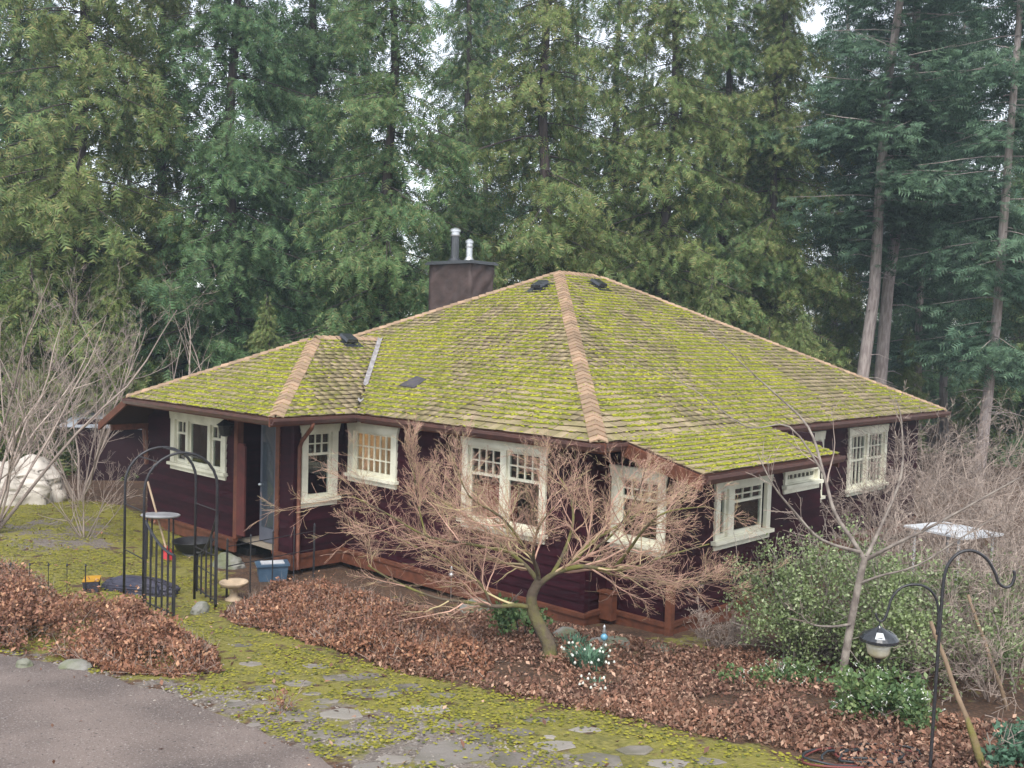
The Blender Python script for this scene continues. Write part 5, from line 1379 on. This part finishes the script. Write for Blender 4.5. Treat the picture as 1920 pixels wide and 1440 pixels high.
mb = MB(); mb.lathe(F0, [(5 * k_, -52 * k_), (6 * k_, -46 * k_), (14 * k_, -38.5 * k_)], 12); mb.build('perch_knob', MAT['blackmetal'], fd)
mb = MB(); mb.tube([F0 + EZ * 24 * k_, H(1648, 1160)], .004, 5); mb.build('hanger', MAT['blackmetal'], fd)

def stake(name, px0, top, dz, r, label, m, mossy=False, py0=None):
    b = g(*px0); mb = MB(); q = at(top[0], top[1], dep(b) + dz); t = thing(name, b, label, 'stake')
    n = 8; pts = [b + (q - b) * i / n + RT * (.007 * math.sin(i * 1.9 + px0[0])) * (0 < i < n) for i in range(n + 1)]; pts[0] = pts[0] - EZ * .05
    mb.tube(pts, [r * (1 - .35 * i / n) for i in range(n + 1)], 8); mb.build('pole', m, t, smooth=True)
    if mossy:
        mb = MB(); mb.tube([p + EZ * .004 for p in pts[0:4]], [r * 1.25, r * 1.3, r * 1.2, r * .7], 9); mb.build('moss_sleeve', MAT['mossstake'], t, smooth=True)
stake('wooden_stake', (1850, 1452), (1745, 1165), .5, .027, 'mossy footed leaning stake right of the garden hook', MAT['stake'], True)
stake('wooden_stake', (1890, 1330), (1815, 1115), .2, .026, 'slanting thin stake behind the mossy footed one', MAT['stake'])
stake('wooden_stake', (1905, 1300), (1862, 1152), .2, .02, 'short pale broken stake at the right edge', MAT['greylimb'])
stake('wooden_stake', (1775, 1260), (1724, 1100), .3, .018, 'pale bare pole behind the garden hook', MAT['greylimb'])

# hoses coiled on the leaves
for nm, m_, lab, seed in (('garden_hose', 'hosered', 'dull red hose lying in loose loops at the lower right', 4), ('garden_hose', 'hoseblack', 'black hose looped over the red one at the lower right', 9)):
    rr = random.Random(seed); pts = []
    for i in range(90):
        a_ = i * .27; R_ = 62 + 28 * math.sin(a_ * .37 + seed) + rr.uniform(-3, 3)
        q = g(1625 + R_ * math.cos(a_ + seed) * 1.25 + 14 * math.sin(i * .11), 1428 + R_ * .24 * math.sin(a_ + seed))
        pts.append(q + EZ * (.035 + .012 * math.sin(i * .7) + (.02 if seed == 9 else 0)))
    mb = MB(); mb.tube(pts, .011, 6); tag(mb.build(nm, MAT[m_], None, None, True), lab, 'hose')
# white table far right, little shed behind the left end
b = at(1785, 1050, 15.5); b[2] = float(gz(b[0], b[1])); tz = at(1785, 992, 15.5)[2]
t = thing('patio_table', b, 'pale flat topped table half hidden by bare shrubs at right', 'table')
mb = MB(); obox(mb, (b[0], b[1], 0), .48, .55, tz - .03, tz, .5); mb.build('tabletop', MAT['white'], t)
for sx, sy in ((-.4, -.4), (.4, -.4), (.4, .4), (-.4, .4)):
    u, v_ = sx * math.cos(.5) - sy * math.sin(.5), sx * math.sin(.5) + sy * math.cos(.5)
    q = b[:2] + RTH * u + FWH * v_; mb = MB(); mb.tube([(q[0], q[1], float(gz(*q)) - .02), (q[0], q[1], tz - .031)], .022, 6); mb.build('leg', MAT['white'], t)
b = at(225, 775, 27.0); zt = b[2]; b[2] = float(gz(b[0], b[1]))
t = thing('garden_shed', b, 'small shed with a pale metal roof peeking out left of the house', 'shed')
mb = MB(); obox(mb, b, .9, .9, -.1, zt - b[2] - .12, .2); mb.build('wall', MAT['wall'], t)
mb = MB(); c_ = [(-1.15, -1.1, -.25), (1.15, -1.1, -.25), (1.15, 1.1, .25), (-1.15, 1.1, .25)]
P_ = [(b[0] + x * RTH[0] + y * FWH[0], b[1] + x * RTH[1] + y * FWH[1], zt + z) for x, y, z in c_]
mb.hexa([(x, y, z - .06) for x, y, z in P_] + P_); mb.build('roof', MAT['zinc'], t)

# ------------------------------------------------------------------ damp air between the camera and the forest
hz = bpy.data.materials.new('damp_air'); hz.use_nodes = True
hn = hz.node_tree; hn.nodes.remove(hn.nodes['Principled BSDF'])
pv = hn.nodes.new('ShaderNodeVolumePrincipled'); pv.inputs['Color'].default_value = (.72, .86, 1.0, 1); pv.inputs['Density'].default_value = .0015; pv.inputs['Anisotropy'].default_value = .2
hn.links.new(pv.outputs[0], hn.nodes['Material Output'].inputs['Volume'])
mb = MB(); mb.box(-230, 230, -230, 230, -4.9, 34); tag(mb.build('haze', hz), 'thin pale damp air in front of the forest', 'haze', kind='stuff')

# ------------------------------------------------------------------ small extras
sp_ = g(528, 1338); t = thing('brown_sprig', sp_, 'small upright brown leaved sprig growing on the path edge', 'plant')
W = Wood(77); CC = dict(step=.05, up=(.05, .03), wander=.15, rmin=.003, max=1, n=(4,), ang=.6, ratio=.5, t0=.3)
for k in range(5): W.grow(sp_ - EZ * .02, (W.rng.uniform(-.5, .5), W.rng.uniform(-.5, .5), 1), .26 * W.rng.uniform(.6, 1.1), .005, 0, CC)
W.build(t, MAT['twig'], MAT['twig'], split=9, names=('stems', 'stems'))
r2 = np.random.default_rng(5); P = sp_ + r2.normal(0, 1, (120, 3)) * np.array([.07, .07, .06]) + EZ * .12
V, F = leaf_cloud(P, .04, r2); big('leaves', V, F, MAT['brownleaf'], t)
